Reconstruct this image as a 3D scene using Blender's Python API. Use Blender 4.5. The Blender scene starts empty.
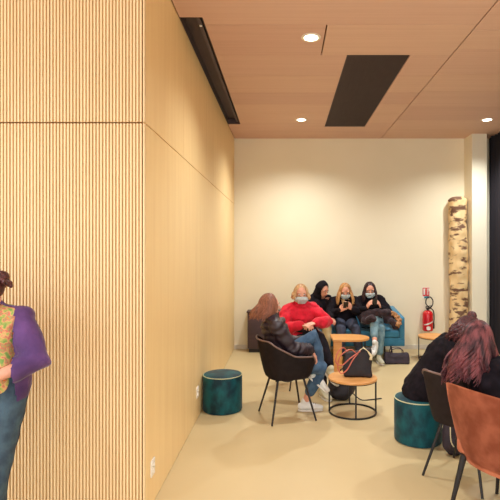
import bpy, bmesh, math, random
from mathutils import Vector, Matrix, Quaternion
V = Vector
PI = math.pi
rnd = random.Random(7)
SC = bpy.context.scene
COL = SC.collection

# ------------------------------------------------------------------ materials
def srgb(r, g, b):
    def f(c):
        c /= 255.0
        return c / 12.92 if c <= 0.04045 else ((c + 0.055) / 1.055) ** 2.4
    return (f(r), f(g), f(b), 1.0)

def mat(name, rgb, rough=0.6, rgb2=None, scale=(8, 8, 8), detail=4.0, lo=0.35, hi=0.65, bump=0.0,
        bscale=None, sheen=0.0, metal=0.0, spec=0.5, coat=0.0):
    m = bpy.data.materials.new(name)
    m.use_nodes = True
    nt = m.node_tree
    b = nt.nodes['Principled BSDF']
    b.inputs['Base Color'].default_value = srgb(*rgb)
    b.inputs['Roughness'].default_value = rough
    b.inputs['Metallic'].default_value = metal
    b.inputs['Specular IOR Level'].default_value = spec
    b.inputs['Coat Weight'].default_value = coat
    if sheen:
        b.inputs['Sheen Weight'].default_value = sheen
        b.inputs['Sheen Roughness'].default_value = 0.35
    tc = nt.nodes.new('ShaderNodeTexCoord')
    mp = nt.nodes.new('ShaderNodeMapping')
    mp.inputs['Scale'].default_value = scale
    nt.links.new(tc.outputs['Object'], mp.inputs['Vector'])
    no = nt.nodes.new('ShaderNodeTexNoise')
    no.inputs['Scale'].default_value = 1.0
    no.inputs['Detail'].default_value = detail
    nt.links.new(mp.outputs['Vector'], no.inputs['Vector'])
    if rgb2 is None:
        rgb2 = tuple(c * 0.93 for c in rgb)
    cr = nt.nodes.new('ShaderNodeValToRGB')
    cr.color_ramp.elements[0].position = lo
    cr.color_ramp.elements[1].position = hi
    cr.color_ramp.elements[0].color = srgb(*rgb2)
    cr.color_ramp.elements[1].color = srgb(*rgb)
    nt.links.new(no.outputs['Fac'], cr.inputs['Fac'])
    nt.links.new(cr.outputs['Color'], b.inputs['Base Color'])
    if bump:
        n2 = no
        if bscale:
            mp2 = nt.nodes.new('ShaderNodeMapping')
            mp2.inputs['Scale'].default_value = bscale
            nt.links.new(tc.outputs['Object'], mp2.inputs['Vector'])
            n2 = nt.nodes.new('ShaderNodeTexNoise')
            n2.inputs['Scale'].default_value = 1.0
            n2.inputs['Detail'].default_value = 3.0
            nt.links.new(mp2.outputs['Vector'], n2.inputs['Vector'])
        bp = nt.nodes.new('ShaderNodeBump')
        bp.inputs['Strength'].default_value = bump
        bp.inputs['Distance'].default_value = 0.01
        nt.links.new(n2.outputs['Fac'], bp.inputs['Height'])
        nt.links.new(bp.outputs['Normal'], b.inputs['Normal'])
    return m

def emit_mat(name, rgb, strength):
    m = bpy.data.materials.new(name)
    m.use_nodes = True
    b = m.node_tree.nodes['Principled BSDF']
    b.inputs['Base Color'].default_value = srgb(*rgb)
    b.inputs['Emission Color'].default_value = srgb(*rgb)
    b.inputs['Emission Strength'].default_value = strength
    return m

OAK_WALL = (246, 217, 162)
OAK_WALL2 = (238, 206, 149)
M = {}
M['oak_side'] = mat('oak_veneer_side', OAK_WALL, 0.42, OAK_WALL2, (60, 14, 0.9), 5, 0.3, 0.7, spec=0.4)
M['oak_slat'] = mat('oak_slat', (234, 208, 162), 0.5, (227, 199, 152), (20, 20, 0.7), 4, 0.3, 0.7)
M['oak_backing'] = mat('oak_backing', (198, 166, 114), 0.7, (188, 154, 102), (20, 20, 0.7), 4)
M['seam'] = mat('seam_dark', (150, 92, 52), 0.9)
M['oak_ceiling'] = mat('oak_ceiling', (214, 178, 160), 0.6, (206, 168, 150), (0.7, 42, 42), 5, 0.3, 0.7)
M['oak_ceiling_pink'] = mat('oak_ceiling_pink', (211, 173, 156), 0.6, (202, 163, 146), (0.7, 42, 42), 5, 0.3, 0.7)
M['oak_ceiling_pale'] = mat('oak_ceiling_pale', (217, 182, 162), 0.6, (209, 172, 152), (0.7, 42, 42), 5, 0.3, 0.7)
M['plaster'] = mat('plaster', (235, 227, 202), 0.9, (232, 224, 198), (1.5, 1.5, 1.5), 2)
M['plaster_column'] = mat('plaster_column', (234, 228, 206), 0.85, (233, 227, 205))
M['skirting'] = mat('skirting', (225, 218, 204), 0.6)
M['floor'] = mat('floor_resin', (206, 188, 146), 0.38, (198, 179, 136), (1.1, 1.1, 1.1), 5, 0.3, 0.7, spec=0.35)
M['vent'] = mat('vent_black', (102, 90, 94), 0.75, (86, 75, 80), (60, 4, 60), 3)
M['vent_dark'] = mat('vent_inner', (76, 60, 62), 0.6)
M['white_plastic'] = mat('white_plastic', (240, 238, 232), 0.35)
M['lamp'] = emit_mat('lamp_disc', (255, 244, 224), 9.0)
M['trim_white'] = mat('lamp_trim', (236, 228, 214), 0.4)
M['birch'] = None
M['curtain'] = mat('curtain_black', (34, 29, 36), 0.9, (22, 18, 26), (30, 30, 1), 3, sheen=0.3)
M['teal'] = mat('teal_velvet', (10, 88, 98), 0.6, (5, 46, 60), (10, 10, 7), 7, 0.38, 0.64, bump=0.1, sheen=0.12, spec=0.3)
M['piping'] = mat('cream_piping', (204, 208, 168), 0.6)
M['sofa'] = mat('sofa_blue', (58, 132, 164), 0.75, (46, 114, 146), (14, 14, 14), 4, 0.3, 0.7, bump=0.1, sheen=0.3)
M['black_metal'] = mat('black_metal', (22, 18, 22), 0.5, metal=0.0)
M['table_oak'] = mat('table_oak', (226, 170, 104), 0.4, (210, 148, 84), (3, 40, 40), 5, 0.3, 0.7)
M['shell'] = mat('dark_shell', (54, 42, 46), 0.6, (45, 34, 38), (20, 20, 20), 3)
M['rim'] = mat('shell_rim', (112, 88, 82), 0.5)
M['cushion'] = mat('navy_cushion', (32, 36, 50), 0.7)
M['velvet'] = mat('chestnut_velvet', (192, 116, 86), 0.6, (160, 88, 62), (9, 9, 9), 9, 0.38, 0.62, bump=0.12, sheen=0.1, spec=0.25)
M['cabinet'] = mat('plum_cabinet', (70, 50, 56), 0.5, (58, 40, 46), (3, 3, 30), 4)
M['red_paint'] = mat('red_paint', (208, 22, 34), 0.25, coat=0.4)
M['white_paint'] = mat('white_paint', (240, 236, 230), 0.4)
M['rubber'] = mat('black_rubber', (26, 22, 22), 0.5)
M['sign_red'] = mat('sign_red', (212, 30, 44), 0.5)
M['sign_teal'] = mat('sign_teal', (30, 130, 150), 0.5)
M['skin'] = mat('skin', (226, 168, 142), 0.5, (214, 150, 124), (20, 20, 20), 2)
M['black_cloth'] = mat('black_cloth', (32, 27, 34), 0.95, (20, 17, 22), (18, 18, 18), 4, bump=0.5, bscale=(22, 22, 14), spec=0.15)
M['puffer'] = mat('puffer_nylon', (48, 34, 43), 0.5, (36, 25, 33), (25, 25, 25), 4, bump=0.3, bscale=(30, 30, 30))
M['red_knit'] = mat('red_knit', (222, 20, 52), 0.85, (196, 12, 40), (20, 20, 20), 4, bump=0.4, bscale=(24, 24, 24), sheen=0.2)
M['beige_cloth'] = mat('beige_cloth', (196, 178, 136), 0.85, bump=0.3, bscale=(18, 18, 18))
M['scarf'] = mat('scarf', (222, 186, 136), 0.9, (204, 164, 112), (30, 30, 30))
M['denim_dark'] = mat('denim_dark', (60, 66, 86), 0.85, (46, 50, 68), (25, 25, 25), 4, bump=0.3, bscale=(30, 30, 20))
M['denim_blue'] = mat('denim_blue', (70, 100, 128), 0.85, (48, 74, 102), (16, 16, 16), 5, bump=0.3, bscale=(30, 30, 20))
M['denim_light'] = mat('denim_light', (128, 158, 168), 0.85, (90, 124, 140), (16, 16, 16), 5, bump=0.3, bscale=(30, 30, 20))
M['denim_teal'] = mat('denim_teal', (64, 88, 104), 0.85, (44, 62, 80), (18, 18, 18), 5, bump=0.3, bscale=(30, 30, 20))
M['purple'] = mat('purple_knit', (98, 64, 122), 0.9, (70, 44, 94), (8, 8, 8), 5, bump=0.5, bscale=(26, 26, 26), sheen=0.3)
M['brown_coat'] = mat('brown_coat', (56, 38, 44), 0.9, (38, 25, 31), (20, 20, 20), 5, bump=0.8, bscale=(28, 28, 28), sheen=0.3)
M['fur'] = mat('tan_fur', (196, 146, 100), 0.95, (140, 96, 62), (60, 60, 60), 5, bump=0.8)
M['mask'] = mat('face_mask', (232, 248, 250), 0.8, (228, 244, 248))
M['sneaker'] = mat('sneaker_white', (236, 238, 236), 0.55)
M['sneaker_cream'] = mat('sneaker_cream', (216, 214, 188), 0.6)
M['tan_shoe'] = mat('tan_shoe', (206, 160, 92), 0.6)
M['sole'] = mat('shoe_sole', (228, 226, 220), 0.6)
M['hair_brown'] = mat('hair_brown', (150, 98, 74), 0.5, (108, 64, 48), (80, 80, 6), 4)
M['hair_blonde'] = mat('hair_blonde', (214, 166, 104), 0.45, (160, 106, 62), (80, 80, 6), 4)
M['hair_lightblonde'] = mat('hair_light_blonde', (214, 178, 128), 0.5, (170, 128, 88), (80, 80, 6), 4)
M['hair_dark'] = mat('hair_dark', (62, 32, 34), 0.4, (38, 18, 22), (80, 80, 6), 4)
M['hair_auburn'] = mat('hair_auburn', (122, 64, 68), 0.5, (50, 23, 29), (26, 26, 4), 4, 0.38, 0.62, spec=0.35)
M['hair_curly'] = mat('hair_curly', (92, 44, 48), 0.45, (52, 22, 28), (60, 60, 60), 4)
M['eye_white'] = mat('eye_white', (232, 226, 220), 0.3)
M['iris'] = mat('iris', (44, 30, 24), 0.3)
M['lips'] = mat('lips', (186, 96, 90), 0.5)
M['bag'] = mat('bag_black', (32, 25, 32), 0.6, (22, 17, 23), (14, 14, 14), 4, bump=0.3, bscale=(20, 20, 20))
M['bag_plum'] = mat('bag_plum', (48, 36, 52), 0.6, (36, 26, 40), (14, 14, 14), 4, bump=0.3, bscale=(20, 20, 20))
M['pink_leather'] = mat('pink_leather', (206, 112, 96), 0.5)
M['cream_leather'] = mat('cream_leather', (232, 218, 176), 0.5)
M['phone'] = mat('phone_dark', (24, 24, 30), 0.25)
M['label_grey'] = mat('label_grey', (84, 68, 70), 0.7)

def pattern_mat():
    m = bpy.data.materials.new('flowered_cotton')
    m.use_nodes = True
    nt = m.node_tree
    b = nt.nodes['Principled BSDF']
    b.inputs['Roughness'].default_value = 0.85
    tc = nt.nodes.new('ShaderNodeTexCoord')
    vo = nt.nodes.new('ShaderNodeTexNoise')
    vo.inputs['Scale'].default_value = 34
    vo.inputs['Detail'].default_value = 3
    cr = nt.nodes.new('ShaderNodeValToRGB')
    e = cr.color_ramp.elements
    e[0].position = 0.36; e[0].color = srgb(120, 160, 84)
    e[1].position = 0.68; e[1].color = srgb(222, 120, 70)
    for p, c in ((0.44, (176, 176, 96)), (0.5, (216, 172, 120)), (0.57, (200, 104, 92)), (0.62, (150, 170, 110))):
        k = e.new(p); k.color = srgb(*c)
    nt.links.new(tc.outputs['Object'], vo.inputs['Vector'])
    nt.links.new(vo.outputs['Fac'], cr.inputs['Fac'])
    nt.links.new(cr.outputs['Color'], b.inputs['Base Color'])
    return m
M['pattern'] = pattern_mat()

def birch_mat():
    m = bpy.data.materials.new('birch_bark')
    m.use_nodes = True
    nt = m.node_tree
    b = nt.nodes['Principled BSDF']
    b.inputs['Roughness'].default_value = 0.8
    tc = nt.nodes.new('ShaderNodeTexCoord')
    def noise(sc, detail, scale=1.0):
        mp = nt.nodes.new('ShaderNodeMapping'); mp.inputs['Scale'].default_value = sc
        nt.links.new(tc.outputs['Object'], mp.inputs['Vector'])
        n = nt.nodes.new('ShaderNodeTexNoise'); n.inputs['Scale'].default_value = scale
        n.inputs['Detail'].default_value = detail
        nt.links.new(mp.outputs['Vector'], n.inputs['Vector'])
        return n
    n1 = noise((5.5, 5.5, 13), 5)
    r1 = nt.nodes.new('ShaderNodeValToRGB')
    r1.color_ramp.elements[0].position = 0.41; r1.color_ramp.elements[0].color = (1, 1, 1, 1)
    r1.color_ramp.elements[1].position = 0.475; r1.color_ramp.elements[1].color = (0, 0, 0, 1)
    nt.links.new(n1.outputs['Fac'], r1.inputs['Fac'])
    n2 = noise((7, 7, 3), 4)
    r2 = nt.nodes.new('ShaderNodeValToRGB')
    r2.color_ramp.elements[0].position = 0.3; r2.color_ramp.elements[0].color = srgb(214, 178, 124)
    r2.color_ramp.elements[1].position = 0.65; r2.color_ramp.elements[1].color = srgb(234, 208, 158)
    nt.links.new(n2.outputs['Fac'], r2.inputs['Fac'])
    mx = nt.nodes.new('ShaderNodeMix'); mx.data_type = 'RGBA'
    nt.links.new(r1.outputs['Color'], mx.inputs['Factor'])
    nt.links.new(r2.outputs['Color'], mx.inputs['A'])
    mx.inputs['B'].default_value = srgb(112, 80, 60)
    nt.links.new(mx.outputs['Result'], b.inputs['Base Color'])
    return m
M['birch'] = birch_mat()

# ------------------------------------------------------------------ helpers
def link(o):
    COL.objects.link(o); return o

def thing(name, label, cat, loc=(0, 0, 0), rotz=0.0, group=None):
    o = bpy.data.objects.new(name, None)
    link(o)
    o.empty_display_size = 0.1
    o.location = loc; o.rotation_euler = (0, 0, rotz)
    o['label'] = label; o['category'] = cat
    if group: o['group'] = group
    return o

def tag(o, label, cat, group=None):
    o['label'] = label; o['category'] = cat
    if group: o['group'] = group
    return o

def root_loc(o):
    p = V((0, 0, 0))
    while o is not None:
        p += V(o.location); o = o.parent
    return p

def obj(name, bm, m, parent=None, smooth=True, world=False, label=None):
    """bmesh -> mesh object. world=True: the geometry is in world coordinates."""
    me = bpy.data.meshes.new(name)
    if world and parent is not None:
        bmesh.ops.translate(bm, verts=bm.verts, vec=-root_loc(parent))
    bmesh.ops.recalc_face_normals(bm, faces=bm.faces)
    bm.to_mesh(me); bm.free()
    for mm in (m if isinstance(m, (list, tuple)) else [m]):
        me.materials.append(mm)
    if smooth:
        me.polygons.foreach_set('use_smooth', [True] * len(me.polygons))
        try:
            me.set_sharp_from_angle(angle=math.radians(40))
        except Exception:
            pass
    o = bpy.data.objects.new(name, me)
    link(o)
    if parent is not None: o.parent = parent
    if label: o['label'] = label
    return o

def base_of(bm_pts):
    return bm_pts

def single(name, bm, m, label, cat, loc, group=None, smooth=True):
    """a one mesh thing whose world-space geometry gets its origin at loc"""
    bmesh.ops.translate(bm, verts=bm.verts, vec=-V(loc))
    o = obj(name, bm, m, None, smooth)
    o.location = loc
    return tag(o, label, cat, group)

def struct(name, bm, m, smooth=False):
    o = obj(name, bm, m, None, smooth)
    o['kind'] = 'structure'
    return o

def box(bm, x0, x1, y0, y1, z0, z1, bev=0.0, seg=2):
    n = bmesh.new()
    bmesh.ops.create_cube(n, size=1.0)
    for v in n.verts:
        v.co = V(((v.co.x + .5) * (x1 - x0) + x0, (v.co.y + .5) * (y1 - y0) + y0, (v.co.z + .5) * (z1 - z0) + z0))
    if bev:
        bmesh.ops.bevel(n, geom=list(n.edges), offset=bev, segments=seg, affect='EDGES', profile=0.5)
    merge(bm, n); return bm

def merge(bm, n):
    me = bpy.data.meshes.new('tmp')
    n.to_mesh(me); n.free()
    bm.from_mesh(me)
    bpy.data.meshes.remove(me)

def frame_from(t, side=None):
    t = t.normalized()
    if side is None:
        side = V((0, 0, 1)) if abs(t.z) < 0.9 else V((1, 0, 0))
        side = side.cross(t)
    side = (side - t * side.dot(t))
    if side.length < 1e-5:
        side = V((1, 0, 0)) - t * t.x
    side.normalize()
    return side, t.cross(side).normalized()

def loft(bm, pts, rad, side=None, seg=12, cap=True, closed=False):
    """tube through pts; rad a list of r or (a, b) (a along side)."""
    pts = [V(p) for p in pts]
    n = len(pts)
    rad = [(r, r) if not isinstance(r, (tuple, list)) else r for r in rad]
    rings = []
    prev = None
    def ring(c, s, u, a, b):
        return [bm.verts.new(c + s * (a * math.cos(2 * PI * k / seg)) + u * (b * math.sin(2 * PI * k / seg))) for k in range(seg)]
    for i in range(n):
        if closed:
            t = pts[(i + 1) % n] - pts[i - 1]
        else:
            t = pts[min(i + 1, n - 1)] - pts[max(i - 1, 0)]
        if t.length < 1e-7: t = V((0, 0, 1))
        s, u = frame_from(t, side if side is not None else prev)
        if side is None: prev = s
        a, b = rad[i]
        if cap and not closed and i == 0:
            tt = t.normalized(); k = min(a, b)
            for an in (75, 50, 25):
                A = math.radians(an)
                rings.append(ring(pts[0] - tt * k * math.sin(A), s, u, a * math.cos(A), b * math.cos(A)))
        rings.append(ring(pts[i], s, u, a, b))
        if cap and not closed and i == n - 1:
            tt = t.normalized(); k = min(a, b)
            for an in (25, 50, 75):
                A = math.radians(an)
                rings.append(ring(pts[i] + tt * k * math.sin(A), s, u, a * math.cos(A), b * math.cos(A)))
    m = len(rings)
    for i in range(m if closed else m - 1):
        A, B = rings[i], rings[(i + 1) % m]
        for k in range(seg):
            try: bm.faces.new((A[k], A[(k + 1) % seg], B[(k + 1) % seg], B[k]))
            except ValueError: pass
    if not closed:
        bm.faces.new(rings[0][::-1]); bm.faces.new(rings[-1])
    return bm

def spline(pts, n=8, closed=False):
    """Catmull-Rom resample"""
    P = [V(p) for p in pts]
    out = []
    N = len(P)
    rng = N if closed else N - 1
    for i in range(rng):
        if closed:
            a, b, c, d = P[i - 1], P[i], P[(i + 1) % N], P[(i + 2) % N]
        else:
            a, b, c, d = P[max(i - 1, 0)], P[i], P[i + 1], P[min(i + 2, N - 1)]
        for k in range(n):
            t = k / n
            out.append(0.5 * ((2 * b) + (c - a) * t + (2 * a - 5 * b + 4 * c - d) * t * t + (3 * b - a - 3 * c + d) * t ** 3))
    if not closed: out.append(P[-1].copy())
    return out

def tube(bm, pts, r, seg=8, n=6, closed=False, smooth=True):
    p = spline(pts, n, closed) if smooth and len(pts) > 2 else [V(q) for q in pts]
    if isinstance(r, (int, float)): rr = [r] * len(p)
    else:
        rr = [r[0] + (r[1] - r[0]) * i / (len(p) - 1) for i in range(len(p))]
    return loft(bm, p, rr, None, seg, cap=not closed, closed=closed)

def ell(bm, c, r, fx=None, fz=None, seg=20, rings=12):
    """ellipsoid: r = (along x-axis dir, y, z); fx, fz orient it"""
    n = bmesh.new()
    bmesh.ops.create_uvsphere(n, u_segments=seg, v_segments=rings, radius=1.0)
    if fz is None: fz = V((0, 0, 1))
    fz = V(fz).normalized()
    if fx is None: fx = V((1, 0, 0)) if abs(fz.x) < 0.9 else V((0, 1, 0))
    fx = V(fx); fx = (fx - fz * fx.dot(fz)).normalized()
    fy = fz.cross(fx)
    for v in n.verts:
        q = v.co
        v.co = V(c) + fx * (q.x * r[0]) + fy * (q.y * r[1]) + fz * (q.z * r[2])
    merge(bm, n); return bm

def lathe(bm, prof, c=(0, 0, 0), seg=48, loop=False):
    """prof: list of (r, z) from bottom to top"""
    c = V(c); rings = []
    for r, z in prof:
        rings.append([bm.verts.new(c + V((max(r, 1e-4) * math.cos(2 * PI * k / seg), max(r, 1e-4) * math.sin(2 * PI * k / seg), z))) for k in range(seg)])
    for A, B in zip(rings, rings[1:] + ([rings[0]] if loop else [])):
        for k in range(seg):
            bm.faces.new((A[k], A[(k + 1) % seg], B[(k + 1) % seg], B[k]))
    if not loop:
        bm.faces.new(rings[0][::-1]); bm.faces.new(rings[-1])
    return bm

def torus(bm, c, R, r, seg=48, ring=8, axis=None):
    pts = [V(c) + V((R * math.cos(2 * PI * k / seg), R * math.sin(2 * PI * k / seg), 0)) for k in range(seg)]
    if axis is not None:
        q = V((0, 0, 1)).rotation_difference(V(axis).normalized())
        pts = [V(c) + q @ (p - V(c)) for p in pts]
    return loft(bm, pts, [r] * seg, None if axis is not None else V((0, 0, 1)), ring, closed=True)

def remesh(bm, voxel=0.008, smooth=4, factor=0.5):
    """fuse overlapping closed shells into one smooth skin; returns a bmesh"""
    bmesh.ops.recalc_face_normals(bm, faces=bm.faces)
    me = bpy.data.meshes.new('tmp'); bm.to_mesh(me); bm.free()
    o = bpy.data.objects.new('tmp', me); link(o)
    r = o.modifiers.new('r', 'REMESH'); r.mode = 'VOXEL'; r.voxel_size = voxel
    if smooth:
        s = o.modifiers.new('s', 'SMOOTH'); s.iterations = smooth; s.factor = factor
    dg = bpy.context.evaluated_depsgraph_get(); dg.update()
    me2 = bpy.data.meshes.new_from_object(o.evaluated_get(dg))
    bpy.data.objects.remove(o); bpy.data.meshes.remove(me)
    nb = bmesh.new(); nb.from_mesh(me2); bpy.data.meshes.remove(me2)
    return nb

def jitter(bm, amp, scale, seed=0):
    from mathutils import noise
    off = V((seed * 3.1, seed * 1.7, seed * 2.3))
    bm.normal_update()
    for v in bm.verts:
        v.co += v.normal * (noise.noise(v.co * scale + off) * amp)
    return bm

def folds(bm, a, b, amp=0.008, freq=9.0, seed=0):
    """soft cloth creases running across the line a-b"""
    from mathutils import noise
    ax = (V(b) - V(a)).normalized()
    bm.normal_update()
    for v in bm.verts:
        q = v.co - V(a)
        w = noise.noise(q * 5.0 + V((seed, 0, 0))) * 2.2
        h = q.dot(ax) * freq * 6.28 + w * 2.0
        v.co += v.normal * (amp * (math.sin(h) ** 2 - 0.5) * (0.5 + noise.noise(q * 8.0 + V((0, seed, 0)))))
    return bm

def copy_tree(o, parent=None):
    kids = [c for c in bpy.data.objects if c.parent == o]
    c = o.copy(); link(c); c.parent = parent
    for k in kids: copy_tree(k, c)
    return c

# ------------------------------------------------------------------ camera
EYE = 1.65
cam = bpy.data.cameras.new('camera')
co = bpy.data.objects.new('camera', cam); link(co)
co.location = (0, 0, EYE); co.rotation_euler = (PI / 2, 0, 0)
cam.sensor_width = 36; cam.lens = 480 / 500 * 36
cam.shift_x = -35.7 / 500; cam.shift_y = 1.0 / 500
cam.clip_start = 0.05
SC.camera = co

XL, YB, YF, ZC, XR = -0.866, 8.08, 2.944, 3.544, 3.39
ZS = 2.438

# ------------------------------------------------------------------ setting
bm = bmesh.new(); box(bm, -5.0, 7.0, -3.0, YB + 0.15, -0.12, 0.0)
struct('floor', bm, M['floor'])
# ceiling boards with seams
bm = bmesh.new()
xs = [(-4.6, -3.2), (-3.2, XL), (XL, 1.604), (1.604, 4.2), (4.2, 6.8)]
GAP = 0.006
holes = [(0.592, 1.207, 4.64, 7.33), (XL, -0.675, 3.89, 7.17)]
tone = 0
def board(x0, x1, y0, y1):
    """a board, split round the vent openings"""
    for hx0, hx1, hy0, hy1 in holes:
        if x0 < hx1 - 1e-4 and x1 > hx0 + 1e-4 and y0 < hy1 - 1e-4 and y1 > hy0 + 1e-4:
            if x0 < hx0 - 1e-4: board(x0, hx0, y0, y1)
            if x1 > hx1 + 1e-4: board(hx1, x1, y0, y1)
            a, b = max(x0, hx0), min(x1, hx1)
            if y0 < hy0: board(a, b, y0, hy0)
            if y1 > hy1: board(a, b, hy1, y1)
            return
    if x1 - x0 < 0.002 or y1 - y0 < 0.002: return
    nf = len(bm.faces)
    box(bm, x0, x1, y0, y1, ZC, ZC + 0.02)
    bm.faces.ensure_lookup_table()
    for f_ in list(bm.faces)[nf:]: f_.material_index = tone
for ci, (x0, x1) in enumerate(xs):
    y = -3.0 + (0.27 if ci % 2 else 0.0)
    rows = [-3.0]
    if ci == 2:
        rows += [-2.0, -1.0, 0.0, 0.7, 1.4, 2.15, 2.85, 3.5, 4.02, 4.64, 5.2, 5.74, 6.2, 6.62, 7.1, 7.6, YB]
    else:
        rows += [-2.2, -1.2, -0.2, 0.6, 1.3, 2.0, 2.7, 3.35, 4.12, 4.50, 5.15, 5.70, 6.3, 6.95, 7.5, YB]
    for r0, r1 in zip(rows, rows[1:]):
        tone = rnd.choice((0, 1, 2))
        if ci == 2 and abs(r0 - 4.02) < 0.01:
            tone = 1
            board(x0 + GAP / 2, 0.345 - GAP, r0 + GAP / 2, r1 - GAP / 2)
            tone = 2
            board(0.345 + GAP, x1 - GAP, r0 + GAP / 2, r1 - GAP / 2)
        else:
            board(x0 + GAP, x1 - GAP, r0 + GAP / 2, r1 - GAP / 2)
struct('ceiling', bm, [M['oak_ceiling'], M['oak_ceiling_pink'], M['oak_ceiling_pale']])
bm = bmesh.new(); box(bm, -5.0, 7.0, -3.0, YB + 0.15, ZC + 0.11, ZC + 0.2)
struct('trim_1', bm, M['seam'])
bm = bmesh.new(); box(bm, XL - 4.0, 7.0, YB, YB + 0.15, 0, ZC + 0.11)
struct('wall_back', bm, M['plaster'])
bm = bmesh.new(); box(bm, XL, 3.39, YB - 0.014, YB, 0, 0.075, 0.003)
struct('baseboard_back', bm, M['skirting'])

# wood clad block: side wall in flat veneer panels
bm = bmesh.new(); box(bm, XL - 3.6, XL - 0.02, YF + 0.03, YB, 0, ZC + 0.11)
struct('wall_core', bm, M['seam'])
bm = bmesh.new()
g = 0.004
lowY = [YF + 0.03, 4.55, 6.2, YB]
upY = [YF + 0.03, 4.06, 5.75, YB]
for a, b in zip(lowY, lowY[1:]): box(bm, XL - 0.02, XL, a + g * 0.3, b - g * 0.3, 0.006, ZS - g)
for a, b in zip(upY, upY[1:]): box(bm, XL - 0.02, XL, a + g * 0.3, b - g * 0.3, ZS + g, ZC)
struct('wall_left', bm, M['oak_side'])
# slatted end face
bm = bmesh.new()
edges = [XL - 3.54, XL - 2.95, XL - 2.36, XL - 1.77, XL - 1.18, XL - 0.585, XL - 0.02]
for z0, z1 in ((0.006, ZS - 0.005), (ZS + 0.005, ZC)):
    for a, b in zip(edges, edges[1:]):
        box(bm, a + 0.001, b - 0.001, YF + 0.0105, YF + 0.03, z0, z1)
struct('wall_front', bm, M['oak_backing'])
bm = bmesh.new()
PITCH = 0.0203
for z0, z1 in ((0.006, ZS - 0.005), (ZS + 0.005, ZC)):
    box(bm, XL - 0.009, XL, YF - 0.001, YF + 0.03, z0, z1)
    x = XL - 0.018
    i = 0
    while x > XL - 3.5:
        w = 0.0108
        box(bm, x - w, x, YF, YF + 0.012, z0, z1)
        x -= PITCH
struct('trim_2', bm, M['oak_slat'])

# column and the right hand side
bm = bmesh.new(); box(bm, 3.005, 3.247, 7.74, YB, 0, ZC, 0.004, 1)
struct('wall_column', bm, M['plaster_column'])
bm = bmesh.new(); box(bm, 3.62, 3.75, -3.0, YB, 0, ZC + 0.11)
struct('wall_right', bm, M['plaster'])
# black curtain with folds
bm = bmesh.new()
pr = []
n = 420
for i in range(n + 1):
    y = YB - 0.03 - i * 0.01
    pr.append((3.415 + 0.035 * math.sin(i * 0.62 + 0.6 * math.sin(i * 0.13)) + 0.012 * math.sin(i * 0.23), y))
va = [bm.verts.new((x, y, 0.015)) for x, y in pr]
vb = [bm.verts.new((x, y, ZC - 0.01)) for x, y in pr]
va2 = [bm.verts.new((x + 0.006, y, 0.015)) for x, y in pr]
vb2 = [bm.verts.new((x + 0.006, y, ZC - 0.01)) for x, y in pr]
for i in range(n):
    bm.faces.new((va[i], va[i + 1], vb[i + 1], vb[i]))
    bm.faces.new((va2[i + 1], va2[i], vb2[i], vb2[i + 1]))
    bm.faces.new((vb[i], vb[i + 1], vb2[i + 1], vb2[i])); bm.faces.new((va[i + 1], va[i], va2[i], va2[i + 1]))
bm.faces.new((va[0], vb[0], vb2[0], va2[0])); bm.faces.new((va[n], va2[n], vb2[n], vb[n]))
single('curtain', bm, M['curtain'], 'black floor-length curtain hanging in folds right of the white column', 'curtain', (3.415, 6.0, 0.015))

# ------------------------------------------------------------------ ceiling fittings
t = thing('ceiling_vent', 'wide black rectangular ventilation panel set in the middle of the wooden ceiling', 'vent', (0.9, 5.985, ZC), group=None)
bm = bmesh.new(); box(bm, 0.597, 1.202, 4.645, 7.325, ZC + 0.012, ZC + 0.05)
obj('panel', bm, M['vent'], t, False, True)
bm = bmesh.new()
for i in range(60):
    x = 0.606 + i * 0.0100
    box(bm, x, x + 0.004, 4.65, 7.32, ZC + 0.004, ZC + 0.0115)
obj('grille', bm, M['vent_dark'], t, False, True)
t = thing('ceiling_slot', 'long narrow black recessed slot in the ceiling along the left wooden wall', 'vent', (-0.77, 5.53, ZC))
bm = bmesh.new()
box(bm, XL + 0.003, -0.678, 3.893, 7.167, ZC + 0.085, ZC + 0.1)
box(bm, XL + 0.003, XL + 0.008, 3.893, 7.167, ZC, ZC + 0.085)
box(bm, -0.683, -0.678, 3.893, 7.167, ZC, ZC + 0.085)
box(bm, XL + 0.008, -0.683, 3.893, 3.898, ZC, ZC + 0.085)
box(bm, XL + 0.008, -0.683, 7.162, 7.167, ZC, ZC + 0.085)
obj('tray', bm, M['vent_dark'], t, False, True)
bm = bmesh.new(); box(bm, -0.735, -0.705, 3.95, 7.1, ZC + 0.02, ZC + 0.08)
obj('rail', bm, M['vent'], t, False, True)
bm = bmesh.new(); lathe(bm, [(0.012, ZC + 0.012), (0.012, ZC + 0.019)], (-0.72, 4.07, 0), 16)
obj('screw_cap', bm, M['white_plastic'], t, True, True)

LX = [0.224, 2.9]; LY = [6.91, 4.25, 1.59, -1.07]
def downlight():
    t = thing('ceiling_light', '', 'ceiling light', (0, 0, ZC), group='round recessed ceiling lights')
    bm = bmesh.new(); lathe(bm, [(0.062, -0.001), (0.086, -0.001), (0.088, -0.004), (0.083, -0.009), (0.063, -0.009)], seg=32, loop=True)
    obj('trim', bm, M['trim_white'], t)
    bm = bmesh.new(); lathe(bm, [(0.0, -0.0075), (0.06, -0.0075), (0.06, -0.0015), (0.0, -0.0015)], seg=32)
    obj('diffuser', bm, M['lamp'], t)
    return t
d0 = downlight()
labs = {(0, 0): 'round recessed ceiling light left of the black vent panel, nearer the back wall',
        (0, 1): 'round recessed ceiling light left of the black vent panel, nearest the camera',
        (1, 0): 'round recessed ceiling light at right in front of the white column'}
first = True
spots = []
for i, x in enumerate(LX):
    for j, y in enumerate(LY):
        spots.append((x, y))
        if (i, j) in labs:
            o = d0 if first else copy_tree(d0)
            first = False
            o.location = (x, y, ZC); o['label'] = labs[(i, j)]
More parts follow.
